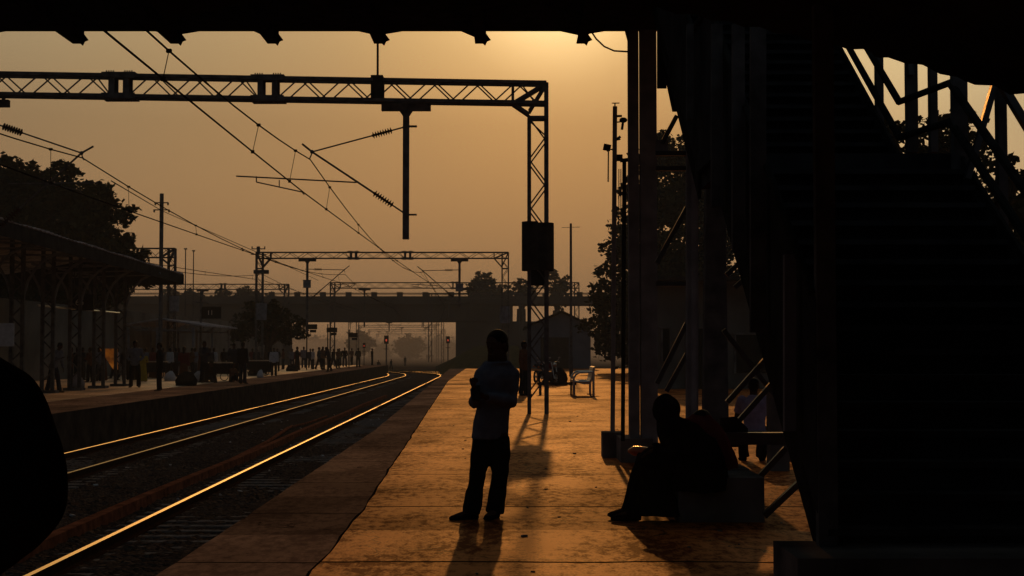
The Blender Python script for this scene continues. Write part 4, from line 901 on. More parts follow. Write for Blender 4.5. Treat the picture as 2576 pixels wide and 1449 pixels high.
# ------------------------------------------------------------------ steel bench
T = thing('steel_bench', 'shiny perforated steel bench with curved armrest beside the slender pole', 'bench'); Yq = 50.0; sc = Yq / FP
for dY in (0, 2.2):
    c = MB(); Y = Yq + dY; S = lambda x, y: U(x, y, Yq) + Vector((0, dY, 0))
    c.tube([S(1443, 997), S(1443, 960), S(1444, 950), S(1449, 942), S(1458, 937), S(1494, 936)], .036, 8); c.tube([S(1493, 996), S(1493, 934)], .040, 8)
    c.tube([S(1443, 960), S(1483, 960)], .03, 8); c.build('bench_leg', M['chrome'], T)
    c = MB(); c.tube([S(1434, 998), S(1455, 998)], .02, 6); c.tube([S(1485, 996), S(1508, 998)], .02, 6); c.build('foot', M['steel'], T)
pf = [(1440, 955), (1452, 958), (1470, 962), (1482, 961), (1487, 950), (1489, 938), (1492, 924), (1497, 922), (1497, 928), (1494, 940), (1491, 956), (1486, 966), (1470, 967), (1440, 961)]
MB().plate([U(x, y, Yq) for x, y in pf], (0, 2.2, 0)).build('seat', M['chrome'], T)
T = thing('low_bench', 'low dark slab bench in front of the parked motorcycle', 'bench'); Yq = 52
a = U(1352, 967, Yq); b2 = U(1450, 967, Yq)
MB().box(((a.x + b2.x) / 2, Yq + .2, .38), (b2.x - a.x, .45, .09)).build('seat', M['dark'], T)
for x in (b2.x - .08, a.x + .1): MB().box((x, Yq + .2, .17), (.09, .3, .34)).build('leg', M['steel'], T)

# ------------------------------------------------------------------ motorcycles
def motorcycle(label, loc, rz, k=1.0):
    T = thing('motorcycle', label, 'motorcycle', loc, rz, group='motorcycles parked on the near platform'); T.scale = (k, k, k)
    for x in (-.65, .65):
        t = MB(); n = 24; tw = []
        for i in range(n):
            a = 2 * math.pi * i / n
            for j in range(8):
                b2 = 2 * math.pi * j / 8; rr = .255 + .052 * math.cos(b2); tw.append((x + rr * math.cos(a), .052 * math.sin(b2), .305 + rr * math.sin(a)))
        t.add(tw, [(i * 8 + j, ((i + 1) % n) * 8 + j, ((i + 1) % n) * 8 + (j + 1) % 8, i * 8 + (j + 1) % 8) for i in range(n) for j in range(8)])
        w_ = t.build('wheel', M['rubber'], T, smooth=True)
        r2_ = MB()
        for i in range(10): a = math.pi * 2 * i / 10; r2_.tube([(x, 0, .305), (x + .21 * math.cos(a), 0, .305 + .21 * math.sin(a))], .006, 4)
        r2_.ell((x, 0, .305), (.05, .06, .05), n=8, m=6); r2_.build('rim', M['chrome'], w_)
    c = MB(); c.loft([((-.1, 0, .72), .01, .02, (0, 1, 0), (0, 0, 1)), ((.0, 0, .80), .11, .07, (0, 1, 0), (0, 0, 1)), ((.18, 0, .86), .14, .12, (0, 1, 0), (0, 0, 1)), ((.34, 0, .86), .09, .09, (0, 1, 0), (0, 0, 1)), ((.40, 0, .86), .03, .03, (0, 1, 0), (0, 0, 1))], 12); c.build('fuel_tank', CL['maroon'], T, smooth=True)
    c = MB(); c.loft([((.02, 0, .79), .09, .04, (0, 1, 0), (0, 0, 1)), ((-.25, 0, .78), .13, .05, (0, 1, 0), (0, 0, 1)), ((-.6, 0, .84), .11, .05, (0, 1, 0), (0, 0, 1)), ((-.78, 0, .88), .05, .03, (0, 1, 0), (0, 0, 1))], 10); c.build('saddle', M['bag'], T, smooth=True)
    c = MB(); c.box((.05, 0, .42), (.36, .24, .34)); c.tube([(.42, 0, .8), (.1, 0, .7), (-.5, 0, .72)], .03, 6); c.tube([(.42, 0, .8), (.2, 0, .25), (-.3, 0, .28), (-.65, 0, .305)], .025, 6); c.box((0, .0, .45), (.2, .36, .16)); c.build('engine', M['steel'], T)
    c = MB()
    for s_ in (-.09, .09): c.tube([(.65, s_, .305), (.42, s_, .92), (.36, s_, 1.0)], .022, 6)
    c.tube([(.30, -.36, 1.02), (.36, -.22, 1.06), (.38, 0, 1.0), (.36, .22, 1.06), (.30, .36, 1.02)], .014, 6); c.build('handlebar', M['chrome'], T)
    c = MB(); c.tube([(.1, .17, .3), (-.3, .2, .27), (-.85, .2, .36)], [.025, .035, .045], 8); c.build('exhaust', M['chrome'], T)
    MB().ell((.52, 0, .90), (.08, .09, .09), n=10, m=8).build('headlight', M['chrome'], T, smooth=True)
    MB().box((-.84, 0, .80), (.06, .16, .06)).build('tail_light', M['orange'], T)
    c = MB()
    for s_ in (-1, 1): c.tube([(.36, s_ * .22, 1.06), (.38, s_ * .30, 1.2)], .007, 5); c.ell((.38, s_ * .31, 1.22), (.012, .06, .04), n=8, m=6)
    c.build('mirror', M['chrome'], T)
    return T
motorcycle('parked motorcycle nearest the wrapped column, glinting tail, seen from behind', (1.62, 66, 0), R(-62), 1.0)
motorcycle('second parked motorcycle beyond, seen through the column lattice', (1.35, 70, 0), R(-70), .98)
# sack on the ground by the motorcycles
T = MB(); p = G(1404, 968); T.loft([((p.x, p.y, 0), .36, .30), ((p.x, p.y, .25), .44, .36), ((p.x, p.y, .5), .38, .32), ((p.x, p.y, .72), .2, .2), ((p.x - .05, p.y, .8), .06, .06)], 14)
tag(T.build('sack', M['bag'], smooth=True), 'big round black sack on the floor in front of the motorcycle', 'sack')

# ------------------------------------------------------------------ people
def remeshed(mb, name, mt, parent, voxel, wr=0, seed=0, smooth_it=2):
    o = mb.build(name, mt, None, fix=False)
    md = o.modifiers.new('r', 'REMESH'); md.mode = 'VOXEL'; md.voxel_size = voxel
    if smooth_it: ms = o.modifiers.new('s', 'SMOOTH'); ms.iterations = smooth_it; ms.factor = .5
    dg = bpy.context.evaluated_depsgraph_get(); me = bpy.data.meshes.new_from_object(o.evaluated_get(dg)); bpy.data.objects.remove(o)
    if wr:
        for v in me.vertices:
            q = Vector(v.co) * 7 + Vector((seed, 0, 0)); q.z *= .7; v.co += v.normal * wr * (noise.noise(q) + .6 * noise.noise(q * 2.3))
    me.polygons.foreach_set('use_smooth', [True] * len(me.polygons)); me.name = name; me.materials.clear(); me.materials.append(mt)
    return put(name, me, parent)
def limb(mb, pts, rs, n=10, q=None): mb.tube(pts, rs, n)
def head(mb, c, face, k=1.0, nose=True):
    """c: head centre; face: unit vector the face looks along"""
    f = Vector(face).normalized(); s_ = f.cross(Vector((0, 0, 1))).normalized(); u = s_.cross(f)
    Mx = Matrix((s_, f, u)).transposed()
    c = Vector(c); mb.ell(c + u * .03 * k, (.074 * k, .093 * k, .088 * k), Mx, 14, 10); mb.ell(c + f * .02 * k - u * .05 * k, (.058 * k, .068 * k, .07 * k), Mx, 12, 8)
    if nose:
        mb.tube([c + f * .088 * k + u * .02 * k, c + f * .108 * k - u * .02 * k, c + f * .09 * k - u * .028 * k], [.008 * k, .016 * k, .010 * k], 6)
        for sg in (-1, 1): mb.ell(c + s_ * sg * .078 * k - u * .0, (.010 * k, .02 * k, .032 * k), Mx, 8, 6)
        mb.ell(c + f * .086 * k - u * .058 * k, (.024 * k, .012 * k, .009 * k), Mx, 8, 5); mb.ell(c + f * .082 * k + u * .045 * k, (.05 * k, .014 * k, .010 * k), Mx, 8, 5)
def hair(mb, c, face, k=1.0, long=False):
    f = Vector(face).normalized(); s_ = f.cross(Vector((0, 0, 1))).normalized(); u = s_.cross(f); Mx = Matrix((s_, f, u)).transposed(); c = Vector(c)
    mb.ell(c + u * .048 * k - f * .014 * k, (.083 * k, .096 * k, .086 * k), Mx, 14, 10)
    mb.ell(c - f * .045 * k + u * .0, (.074 * k, .06 * k, .085 * k), Mx, 12, 8)
    if long: mb.tube([c - f * .06 * k, c - f * .085 * k - u * .12, c - f * .07 * k - u * .3], [.06, .045, .02], 8)
def hand(mb, w_, d, palm_n, k=1.0, curl=.5, side=1, fine=True):
    """w_: wrist, d: direction to fingertips, palm_n: palm normal"""
    d = Vector(d).normalized(); n = Vector(palm_n); n = (n - d * n.dot(d)).normalized(); s_ = d.cross(n)
    w_ = Vector(w_); mb.loft([(w_, .024 * k, .019 * k, s_, n), (w_ + d * .03 * k, .034 * k, .017 * k, s_, n), (w_ + d * .09 * k, .040 * k, .014 * k, s_, n)], 10)
    if not fine:
        mb.loft([(w_ + d * .085 * k, .038 * k, .014 * k, s_, n), (w_ + d * .15 * k + n * .03 * curl, .03 * k, .012 * k, s_, n)], 8); return
    for i, (o, ln) in enumerate(((-.030, .066), (-.010, .078), (.011, .072), (.030, .056))):
        b0 = w_ + d * .088 * k + s_ * o * k; p1 = b0 + (d * math.cos(curl * .6) + n * math.sin(curl * .6)) * ln * .45 * k; p2 = p1 + (d * math.cos(curl * 1.5) + n * math.sin(curl * 1.5)) * ln * .32 * k; p3 = p2 + (d * math.cos(curl * 2.2) + n * math.sin(curl * 2.2)) * ln * .25 * k
        mb.tube([b0 - d * .015, b0, p1, p2, p3], [.009 * k, .0095 * k, .0088 * k, .008 * k, .0065 * k], 7)
    b0 = w_ + d * .03 * k - s_ * side * .03 * k; mb.tube([b0, b0 - s_ * side * .022 * k + d * .03 * k + n * .01, b0 - s_ * side * .026 * k + d * .062 * k + n * .025 * k], [.012 * k, .011 * k, .008 * k], 7)
def foot(mb, ank, d, k=1.0, shoe=True):
    d = Vector((d[0], d[1], 0)).normalized(); s_ = Vector((-d.y, d.x, 0)); a = Vector(ank); g = a.z - .085 * k
    z = lambda h: Vector((0, 0, g + h - a.z))
    mb.loft([(a - d * .055 * k + z(.035), .025 * k, .032 * k, s_, (0, 0, 1)), (a - d * .03 * k + z(.045), .037 * k, .044 * k, s_, (0, 0, 1)), (a + d * .06 * k + z(.042), .043 * k, .042 * k, s_, (0, 0, 1)), (a + d * .14 * k + z(.03), .049 * k, .029 * k, s_, (0, 0, 1)), (a + d * .195 * k + z(.022), .032 * k, .018 * k, s_, (0, 0, 1))], 12)
def torso(mb, pel, chest, neck, side, wp=.155, wc=.19, dp=.10, dc=.115, ext=.0, infl=0, nw=.062):
    pel, chest, neck = Vector(pel), Vector(chest), Vector(neck); s_ = Vector(side).normalized(); ax = (chest - pel).normalized(); f = s_.cross(ax)
    S = lambda p, a, b2: (p, a + infl, b2 + infl, s_, f)
    mid = pel.lerp(chest, .45)
    secs = [S(pel - ax * (.06 + ext), wp, dp), S(pel, wp, dp), S(mid, wp * .92, dp * .97), S(chest, wc * .93, dc), S(chest.lerp(neck, .45), wc * .92, dc * .85), S(chest.lerp(neck, .78), wc * .52 + (nw - .062) * 1.1, dc * .6), S(neck, nw, nw)]
    mb.sloft(secs, 16, 3)
def figure(label, joints, colors, voxel=.02, fine=False, wr=0, seed=0, loc=(0, 0, 0), rz=0, group=None, cat='person', skirt=None, scale=1, extra=None, sleeves='long', rim=None):
    """joints: dict pel, chest, neck, head, face, side, sh, el, wr, ha (pairs), hip, kn, an, toe (pairs)"""
    J = joints; T = thing('person', label, cat, loc, rz, group); T.scale = (scale,) * 3
    b = MB(); torso(b, J['pel'], J['chest'], J['neck'], J['side']); b.tube([J['neck'], Vector(J['neck']).lerp(Vector(J['head']), .5), J['head']], [.062, .058, .055] if 'hk' not in J else [.092, .085, .075], 10); head(b, J['head'], J['face'], J.get('hk', 1))
    for i in (0, 1):
        b.tube([J['sh'][i], J['el'][i], J['wr'][i]], [.05, .038, .026], 10); hand(b, J['wr'][i], Vector(J['ha'][i]), J.get('palm', ((0, -1, 0), (0, -1, 0)))[i], side=(1, -1)[i], fine=fine, curl=J.get('curl', .5))
        b.tube([J['hip'][i], J['kn'][i], J['an'][i]], [.082, .055, .038], 10); foot(b, J['an'][i], J['toe'][i])
    remeshed(b, 'body', M['skin'], T, voxel if not fine else .0065)
    h = MB(); hair(h, J['head'], J['face'], J.get('hk', 1), long=bool(skirt)); remeshed(h, 'hair', M['hair'], T, max(.01, voxel * .7), wr * .3)
    s_ = MB(); torso(s_, J['pel'], J['chest'], J['neck'], J['side'], ext=.09, infl=.020, nw=J.get('nw', .062))
    for i in (0, 1):
        e = Vector(J['el'][i]); a = Vector(J['sh'][i]); w_ = Vector(J['wr'][i]); cuff = e.lerp(w_, .93) if sleeves == 'long' else e.lerp(a, .25)
        s_.ell(a, (.075, .075, .075), n=10, m=8); s_.tube([a, a.lerp(e, .5), e, cuff] if sleeves == 'long' else [a, a.lerp(e, .5), cuff], [.074, .070, .060, .046] if sleeves == 'long' else [.074, .07, .066], 12)
    remeshed(s_, 'shirt', colors[0], T, voxel, wr, seed)
    if skirt:
        k = MB(); k.sloft(skirt, 18); remeshed(k, 'skirt', colors[1], T, voxel, wr, seed + 5)
    else:
        k = MB(); torso(k, J['pel'], Vector(J['pel']).lerp(Vector(J['chest']), .3), Vector(J['pel']).lerp(Vector(J['chest']), .32), J['side'], ext=.03, infl=.008) if False else None
        sd = Vector(J['side']).normalized(); pel = Vector(J['pel'])
        k.loft([(pel + Vector((0, 0, -.05)), .10, .06, sd, Vector((0, 0, 1)).cross(sd)), (pel - Vector((0, 0, .075)), .15, .09, sd, Vector((0, 0, 1)).cross(sd)), (pel - Vector((0, 0, .13)), .165, .11, sd, Vector((0, 0, 1)).cross(sd))], 14)
        for i in (0, 1):
            hh, kk, aa = Vector(J['hip'][i]), Vector(J['kn'][i]), Vector(J['an'][i]); k.tube([hh + Vector((0, 0, .05)), hh - Vector((0, 0, .03)), hh.lerp(kk, .5), kk, kk.lerp(aa, .5), aa - (kk - aa).normalized() * .035], [.055, .090, .092, .082, .078, .084], 12)
        remeshed(k, 'trousers', colors[1], T, voxel, wr * 1.3, seed + 9)
    if fine or len(colors) > 2:
        q = MB()
        for i in (0, 1): foot(q, Vector(J['an'][i]) - Vector((0, 0, .0)), J['toe'][i], 1.10)
        remeshed(q, 'shoes', colors[2] if len(colors) > 2 else CL['black'], T, max(.012, voxel))
    if extra: extra(T)
    return T

# foreground man, feet apart, looking at what he holds
YM = 13.7
W = lambda px, py, dy=0: U(px, py, YM) + Vector((0, dy, 0))
def Wz(px, z, dy=0): return Vector((U(px, 1000, YM).x, YM + dy, z))
manJ = dict(hk=1.17, nw=.10, pel=W(1236, 1062), chest=W(1248, 955), neck=W(1251, 908, -.0), head=W(1250, 872, -.03), face=(-.55, -.80, -.12), side=(.84, .45, 0),
            sh=[W(1288, 944, .06), W(1213, 944, -.05)], el=[W(1289, 1010, .0), W(1195, 1012, -.13)], wr=[W(1222, 996, -.26), W(1196, 975, -.34)],
            ha=[(-.8, -.5, .1), (-.1, -.5, .3)], palm=((0, .3, 1), (0.6, .2, .5)), curl=.9,
            hip=[W(1257, 1090), W(1212, 1090)], kn=[W(1258, 1182, -.04), W(1204, 1188, -.04)], an=[Wz(1246, .085, .05), Wz(1188, .085, -.05)], toe=[(-.35, -.9), (-.93, -.35)])
def man_extra(T):
    MB().box(tuple(W(1200, 985, -.40)), (.075, .02, .14), M=Matrix.Rotation(R(-30), 3, 'X')).build('phone', M['board'], T)
    c = MB(); p = manJ['neck']; c.tube([p + Vector((.07 * math.cos(t_), .07 * math.sin(t_), .0 - .01 * math.sin(t_))) for t_ in [2 * math.pi * k / 12 for k in range(13)]], .018, 6); c.build('collar', CL['blue'], T, smooth=True)
figure('man in a pale blue shirt and dark trousers standing with hands together on the platform', manJ, [CL['blue'], CL['black'], CL['black']], .013, True, .011, 3, extra=man_extra)

# generic standing poses, facing -Y
def stand(step=0, armL=0, armR=0, wide=.11, lean=0, bend=0):
    J = dict(pel=(0, 0, .95), chest=(0, -lean, 1.28), neck=(0, -lean * 1.4, 1.47), head=(0, -lean * 1.7 - .02, 1.60), face=(.1, -1, -.05 - bend), side=(1, 0, 0))
    def arm(s, m):
        sh = Vector((s * .19, -lean * 1.2, 1.40))
        if m == 0: return sh, sh + Vector((s * .05, .02, -.30)), sh + Vector((s * .06, -.04, -.56)), (0, -.1, -1)
        if m == 1: return sh, sh + Vector((s * .06, -.02, -.29)), sh + Vector((-s * .06, -.24, -.22)), (-s * .5, -.6, .4)
        if m == 2: return sh, sh + Vector((s * .12, -.1, -.25)), sh + Vector((s * .02, -.20, .02)), (-s * .3, 0, 1)
        if m == 3: return sh, sh + Vector((s * .1, .05, -.28)), sh + Vector((s * .0, -.12, -.42)), (-s * .6, -.3, -.3)
        return sh, sh + Vector((s * .03, .14, -.27)), sh + Vector((s * .04, .18 - .1, -.52)), (0, -.2, -1)
    A, B_ = arm(1, armL), arm(-1, armR)
    J.update(sh=[A[0], B_[0]], el=[A[1], B_[1]], wr=[A[2], B_[2]], ha=[A[3], B_[3]], hip=[(.09, 0, .90), (-.09, 0, .90)], kn=[(wide, -step * .5 - .02, .49), (-wide, step * .5 - .02, .49)],
             an=[(wide, -step, .085), (-wide, step, .085 + (.04 if step > .15 else 0))], toe=[(.3, -1), (-.3, -1)])
    return J
def squat(seatz=.12, fwd=.3):
    J = dict(pel=(0, 0, seatz), chest=(0, -.06, seatz + .34), neck=(0, -.10, seatz + .53), head=(0, -.12, seatz + .66), face=(0, -1, -.1), side=(1, 0, 0))
    J.update(sh=[(.18, -.08, seatz + .46), (-.18, -.08, seatz + .46)], el=[(.25, -.22, seatz + .22), (-.25, -.22, seatz + .22)], wr=[(.1, -.42, seatz + .28), (-.1, -.42, seatz + .28)], ha=[(-.6, -.5, 0), (.6, -.5, 0)],
             hip=[(.1, -.02, seatz), (-.1, -.02, seatz)], kn=[(.16, -.40, max(seatz, .1) + (.25 if seatz < .3 else .02)), (-.16, -.40, max(seatz, .1) + (.25 if seatz < .3 else .02))], an=[(.13, -.36 - fwd * .3, .085), (-.13, -.36 - fwd * .3, .085)], toe=[(.2, -1), (-.2, -1)])
    return J
def robe(c=0, w0=.17, w1=.26, z0=.03, z1=1.0): return [((0, 0, z0), w1, w1 * .85), ((0, 0, z0 + .25), w1 * .9, w1 * .75), ((0, -.0, .65), .20, .165), ((0, 0, z1), w0, .13)]
protos = {}
def proto(kind, ca, cb, **kw):
    key = (kind, ca, cb)
    if key not in protos:
        J = dict(stand=lambda: stand(), walk=lambda: stand(.24, 4, 0), hold=lambda: stand(.05, 1, 1), phone=lambda: stand(.03, 2, 0), hips=lambda: stand(0, 3, 3, .14), lean=lambda: stand(.18, 0, 1, .1, .14, .3), sari=lambda: stand(0, 1, 0, .07), sit=lambda: squat(.12))[kind]()
        o = figure('x', J, [CL[ca], CL[cb]], .028, wr=.006, seed=len(protos), skirt=robe() if kind == 'sari' else None, group='people waiting on the far platform')
        protos[key] = o; return o, True
    return protos[key], False
def crowd(kind, ca, cb, px, pf, ph, rz, label, z=0.0, group='people waiting on the far platform'):
    o, new = proto(kind, ca, cb); c = o if new else copy_tree(o)
    p = G(px, pf, z); hgt = (pf - ph) * p.y / FP; full = .82 if kind == 'sit' else 1.70
    c.location = p; c.rotation_euler = (0, 0, R(rz)); k = max(.75, min(1.15, hgt / full)); c.scale = (k, k, k); c['label'] = label; c['group'] = group
    return c
PP = [('lean', 'grey', 'navy', 134, 988, 864, 70, 'person in grey shirt leaning by the leftmost visible shelter column'),
 ('stand', 'brown', 'black', 176, 977, 874, 100, 'person in brown shirt between the left shelter columns'),
 ('hips', 'grey', 'black', 339, 975, 859, 10, 'broad person in loose grey shirt standing right of the shelter columns'),
 ('stand', 'black', 'black', 401, 984, 864, -85, 'all dark slim person in profile on the far platform lit strip'),
 ('sari', 'yellow', 'yellow', 360, 960, 885, 30, 'woman in yellow sari behind the grey shirted person'),
 ('sari', 'maroon', 'brown', 462, 968, 874, 170, 'woman in brown sari beside a round black bundle'),
 ('hold', 'navy', 'black', 513, 963, 857, 60, 'tall person in navy shirt left of the seated pair, near the number board post'),
 ('stand', 'black', 'navy', 610, 966, 862, 150, 'dark person standing legs apart beside the squatting person with white headcloth'),
 ('hips', 'navy', 'black', 588, 957, 865, 20, 'person in navy shirt just behind the dark person with legs apart'),
 ('stand', 'white', 'black', 689, 946, 876, 15, 'person in white shirt standing below the small round tree'),
 ('hold', 'black', 'black', 747, 931, 873, 80, 'dark person right of the small tree holding something, beside a grey shirt'),
 ('stand', 'grey', 'navy', 764, 926, 873, 190, 'person in pale grey shirt facing away right of the small tree'),
 ('walk', 'navy', 'black', 802, 931, 874, 90, 'person in navy walking in the middle platform group, left one'),
 ('stand', 'brown', 'black', 812, 930, 873, 40, 'person in brown shirt in the middle platform group, middle one'),
 ('lean', 'navy', 'black', 829, 936, 874, -60, 'person bending forward near the far platform edge'),
 ('walk', 'black', 'black', 839, 927, 878, 60, 'dark walker just right of the bending person'),
 ('stand', 'olive', 'black', 854, 921, 877, 0, 'person in olive shirt far along the platform'),
 ('hips', 'black', 'navy', 867, 923, 875, 30, 'broad dark person in the last group before the bridge'),
 ('hold', 'brown', 'black', 885, 919, 877, -40, 'person in brown shirt in the last group, slightly behind'),
 ('hips', 'black', 'black', 901, 924, 876, 150, 'wide shouldered dark person at the front of the last group'),
 ('stand', 'black', 'black', 936, 919, 877, 80, 'lone dark person at the very end of the far platform'),
 ('sit', 'brown', 'black', 583, 960, 918, 60, 'squatting person with a white headcloth on the far platform'),
 ('sit', 'black', 'navy', 538, 962, 905, -60, 'seated dark person facing left beside the number board post'),
 ('sit', 'navy', 'black', 505, 961, 910, 100, 'seated person hunched left of the other seated dark person'),
 ('sit', 'grey', 'black', 655, 942, 905, 30, 'person in grey sitting under the small round tree')]
for a in PP: crowd(*a)
for a in [('stand', 'black', 'black', 1019, 921, 897, 40, 'lone person crossing the tracks before the bridge'), ('sit', 'black', 'navy', 951, 922, 897, 40, 'person crouching beside the far platform end'),
          ('walk', 'black', 'black', 984, 932, 904, 60, 'person walking between the curved rails'), ('stand', 'olive', 'black', 1074, 906, 891, 0, 'tiny distant figure on the tracks under the bridge, left of three'),
          ('stand', 'brown', 'black', 1080, 906, 891, 20, 'tiny distant figure on the tracks under the bridge, middle of three'), ('hips', 'black', 'navy', 1089, 905, 892, 0, 'tiny distant figure on the tracks under the bridge, right of three')]:
    crowd(*a, z=-1.06, group='people on the tracks')
# the darker crowd behind, told apart by what they stand next to
short = {134: 'leaning person in grey', 176: 'person in brown between shelter columns', 339: 'broad person in loose grey shirt', 401: 'slim dark person in profile', 462: 'woman in brown sari', 513: 'tall person in navy', 610: 'dark person with legs apart', 689: 'person in white shirt', 747: 'dark person holding something', 802: 'walking person in navy', 829: 'bending person'}
looks = {'stand': 'standing', 'hips': 'broad shouldered', 'hold': 'hands-in-front', 'sari': 'sari clad', 'walk': 'walking'}; seen = set()
rnd = random.Random(12); kinds = [('stand', 'black', 'black'), ('hips', 'navy', 'black'), ('hold', 'brown', 'black'), ('stand', 'grey', 'navy'), ('sari', 'maroon', 'brown'), ('walk', 'navy', 'black'), ('stand', 'white', 'black')]
for i in range(38):
    px = 195 + i * 17.5 + rnd.uniform(-8, 8); k = kinds[i % 7]; pf = 962 - (px - 200) * .058 + rnd.uniform(-5, 3)
    c = crowd(*k, px, pf, pf - 1.66 * (pf - 882) / 1.525 , rnd.uniform(0, 360), 'x')
    nb = min(short, key=lambda q: abs(q - px)); sd = 'left' if px < nb else 'right'; lb = f"{looks[k[0]]} person in {k[1]}, rear row, {sd} of the {short[nb]}"
    for ad in ('', 'second ', 'third ', 'fourth ', 'fifth ', 'sixth '):
        if ad + lb not in seen: lb = ad + lb; break
    seen.add(lb); c['label'] = lb; c['group'] = 'rear row of the far platform crowd'

# man behind the portal column on the near platform
pm = G(1317, 995); o_ = figure('man in a dark jacket standing left of the wrapped portal column', stand(.06, 0, 0, .08), [CL['brown'], CL['black'], CL['black']], .02, wr=.008, seed=2, loc=pm, rz=R(70), scale=1.07)

# seated person in lavender shirt seen from behind, on a trestle beam
Js = squat(.46, .2); ps = U(1898, 1085, 20.5)
figure('person in a lavender shirt sitting with their back turned beyond the stair braces', Js, [CL['lavender'], CL['navy'], CL['black']], .016, wr=.008, seed=8, loc=(ps.x, 20.5, 0), rz=R(175), sleeves='short', scale=.92)
T = thing('platform_bench', 'low dark bench under the person in the lavender shirt', 'bench')
MB().box((ps.x + .1, 20.55, .40), (1.3, .42, .08)).build('seat', M['steelg'], T)
for dx in (-.45, .55): MB().box((ps.x + dx, 20.55, .18), (.08, .36, .36)).build('leg', M['concrete'], T)

# ---- seated woman wrapped in dark cloth on a concrete block, another behind her
YW = 13.45; Q = lambda px, py, dy=0: U(px, py, YW) + Vector((0, dy, 0))
blk = thing('concrete_block', 'square concrete block the wrapped woman sits on', 'block')
xa, xb = U(1700, 0, YW).x, U(1912, 0, YW).x; MB().prism([(xa, YW - .05), (xb, YW - .05), (xb, YW + .75), (xa, YW + .75)], 0, .395).build('block', M['concrete'], blk)
Jw = dict(pel=Q(1762, 1170, .1), chest=Q(1722, 1100, .08), neck=Q(1693, 1062, .05), head=Q(1677, 1033, .02), face=(-.9, -.1, -.35), side=(0, 1, 0), sh=[Q(1710, 1082, .24), Q(1710, 1085, -.1)], el=[Q(1690, 1135, .24), Q(1688, 1140, -.14)],
          wr=[Q(1642, 1128, .16), Q(1640, 1132, -.04)], ha=[(-.8, 0, -.5), (-.8, .1, -.5)], palm=((0, 0, -1), (0, 0, -1)), curl=.7, hip=[Q(1750, 1180, .2), Q(1750, 1180, .0)], kn=[Q(1622, 1160, .22), Q(1620, 1165, .0)], an=[Q(1592, 1282, .2), Q(1596, 1284, .0)], toe=[(-1, .1), (-1, -.1)])
def woman_extra(T):
    k = MB()                                        # shawl over head, back and lap
    k.ell(Q(1678, 1030, .02), (.125, .13, .145), n=14, m=10)
    k.sloft([(Q(1686, 1050, .04), .09, .11), (Q(1704, 1068, .06), .18, .21), (Q(1730, 1108, .07), .25, .26), (Q(1750, 1150, .08), .27, .28), (Q(1758, 1195, .08), .28, .28), (Q(1765, 1235, .08), .26, .25)], 16)
    k.sloft([(Q(1760, 1175, .1), .16, .30, (0, 0, 1), (0, 1, 0)), (Q(1700, 1165, .1), .15, .27, (0, 0, 1), (0, 1, 0)), (Q(1640, 1162, .1), .11, .24, (0, 0, 1), (0, 1, 0)), (Q(1612, 1165, .1), .06, .18, (0, 0, 1), (0, 1, 0))], 16)
    k.sloft([(Q(1650, 1160, .1), .17, .22), (Q(1645, 1205, .1), .16, .22), (Q(1650, 1255, .1), .19, .24), (Q(1655, 1296, .1), .25, .27)], 16)
    k.sloft([(Q(1790, 1105, .15), .05, .1), (Q(1800, 1150, .15), .09, .14), (Q(1812, 1190, .15), .10, .15)], 10)
    remeshed(k, 'shawl', CL['black'], T, .016, .016, 4)
figure('woman wrapped in dark cloth sitting on the concrete block, feet forward to the left', Jw, [CL['black'], CL['black'], CL['black']], .016, wr=.01, seed=5, extra=woman_extra)
Y2 = 14.6; Q2 = lambda px, py, dy=0: U(px, py, Y2) + Vector((0, dy, 0))
Jv = dict(pel=Q2(1795, 1150), chest=Q2(1772, 1092), neck=Q2(1772, 1074), head=Q2(1764, 1064), face=(-.9, -.3, -.2), side=(.2, .97, 0), sh=[Q2(1764, 1080, .15), Q2(1764, 1082, -.15)], el=[Q2(1745, 1110, .2), Q2(1742, 1112, -.2)], wr=[Q2(1700, 1115, .1), Q2(1700, 1118, -.1)],
          ha=[(-1, 0, -.2), (-1, 0, -.2)], hip=[Q2(1785, 1160, .1), Q2(1785, 1160, -.1)], kn=[Q2(1690, 1150, .1), Q2(1690, 1152, -.1)], an=[Q2(1675, 1255, .1), Q2(1680, 1255, -.1)], toe=[(-1, .1), (-1, -.1)])
def v_extra(T):
    k = MB(); k.ell(Q2(1764, 1062), (.13, .12, .10), n=12, m=8); k.sloft([(Q2(1752, 1052), .13, .14), (Q2(1768, 1066), .16, .2), (Q2(1785, 1095), .17, .23), (Q2(1800, 1150), .2, .25), (Q2(1800, 1200), .22, .25), (Q2(1790, 1262), .25, .25)], 14)
    k.sloft([(Q2(1790, 1160), .15, .25, (0, 0, 1), (0, 1, 0)), (Q2(1710, 1155), .12, .22, (0, 0, 1), (0, 1, 0)), (Q2(1685, 1160), .07, .15, (0, 0, 1), (0, 1, 0))], 14); k.sloft([(Q2(1715, 1160), .13, .2), (Q2(1710, 1255), .17, .2)], 12)
    remeshed(k, 'shawl', CL['maroon'], T, .018, .014, 7)
figure('second seated person in dark reddish shawl close behind the wrapped woman', Jv, [CL['maroon'], CL['black'], CL['black']], .018, wr=.01, seed=6, extra=v_extra)
MB_ = MB(); MB_.box(tuple(Vector((Q2(1790, 0).x, Y2 + .1, .2))), (.62, .6, .39)); tag(MB_.build('concrete_block', M['concrete']), 'low concrete block carrying the person in the reddish shawl', 'block')
k = MB(); p = U(1607, 1134, 13.9); k.loft([(p + Vector((-.10, 0, 0)), .02, .012, (0, 1, 0), (0, 0, 1)), (p + Vector((-.05, 0, 0)), .07, .045, (0, 1, 0), (0, 0, 1)), (p + Vector((.06, 0, -.01)), .08, .05, (0, 1, 0), (0, 0, 1)), (p + Vector((.16, 0, -.02)), .05, .03, (0, 1, 0), (0, 0, 1))], 12)
tag(k.build('plastic_bag', M['orange'], smooth=True), 'shiny orange plastic bag on the knees of the wrapped woman', 'bag')

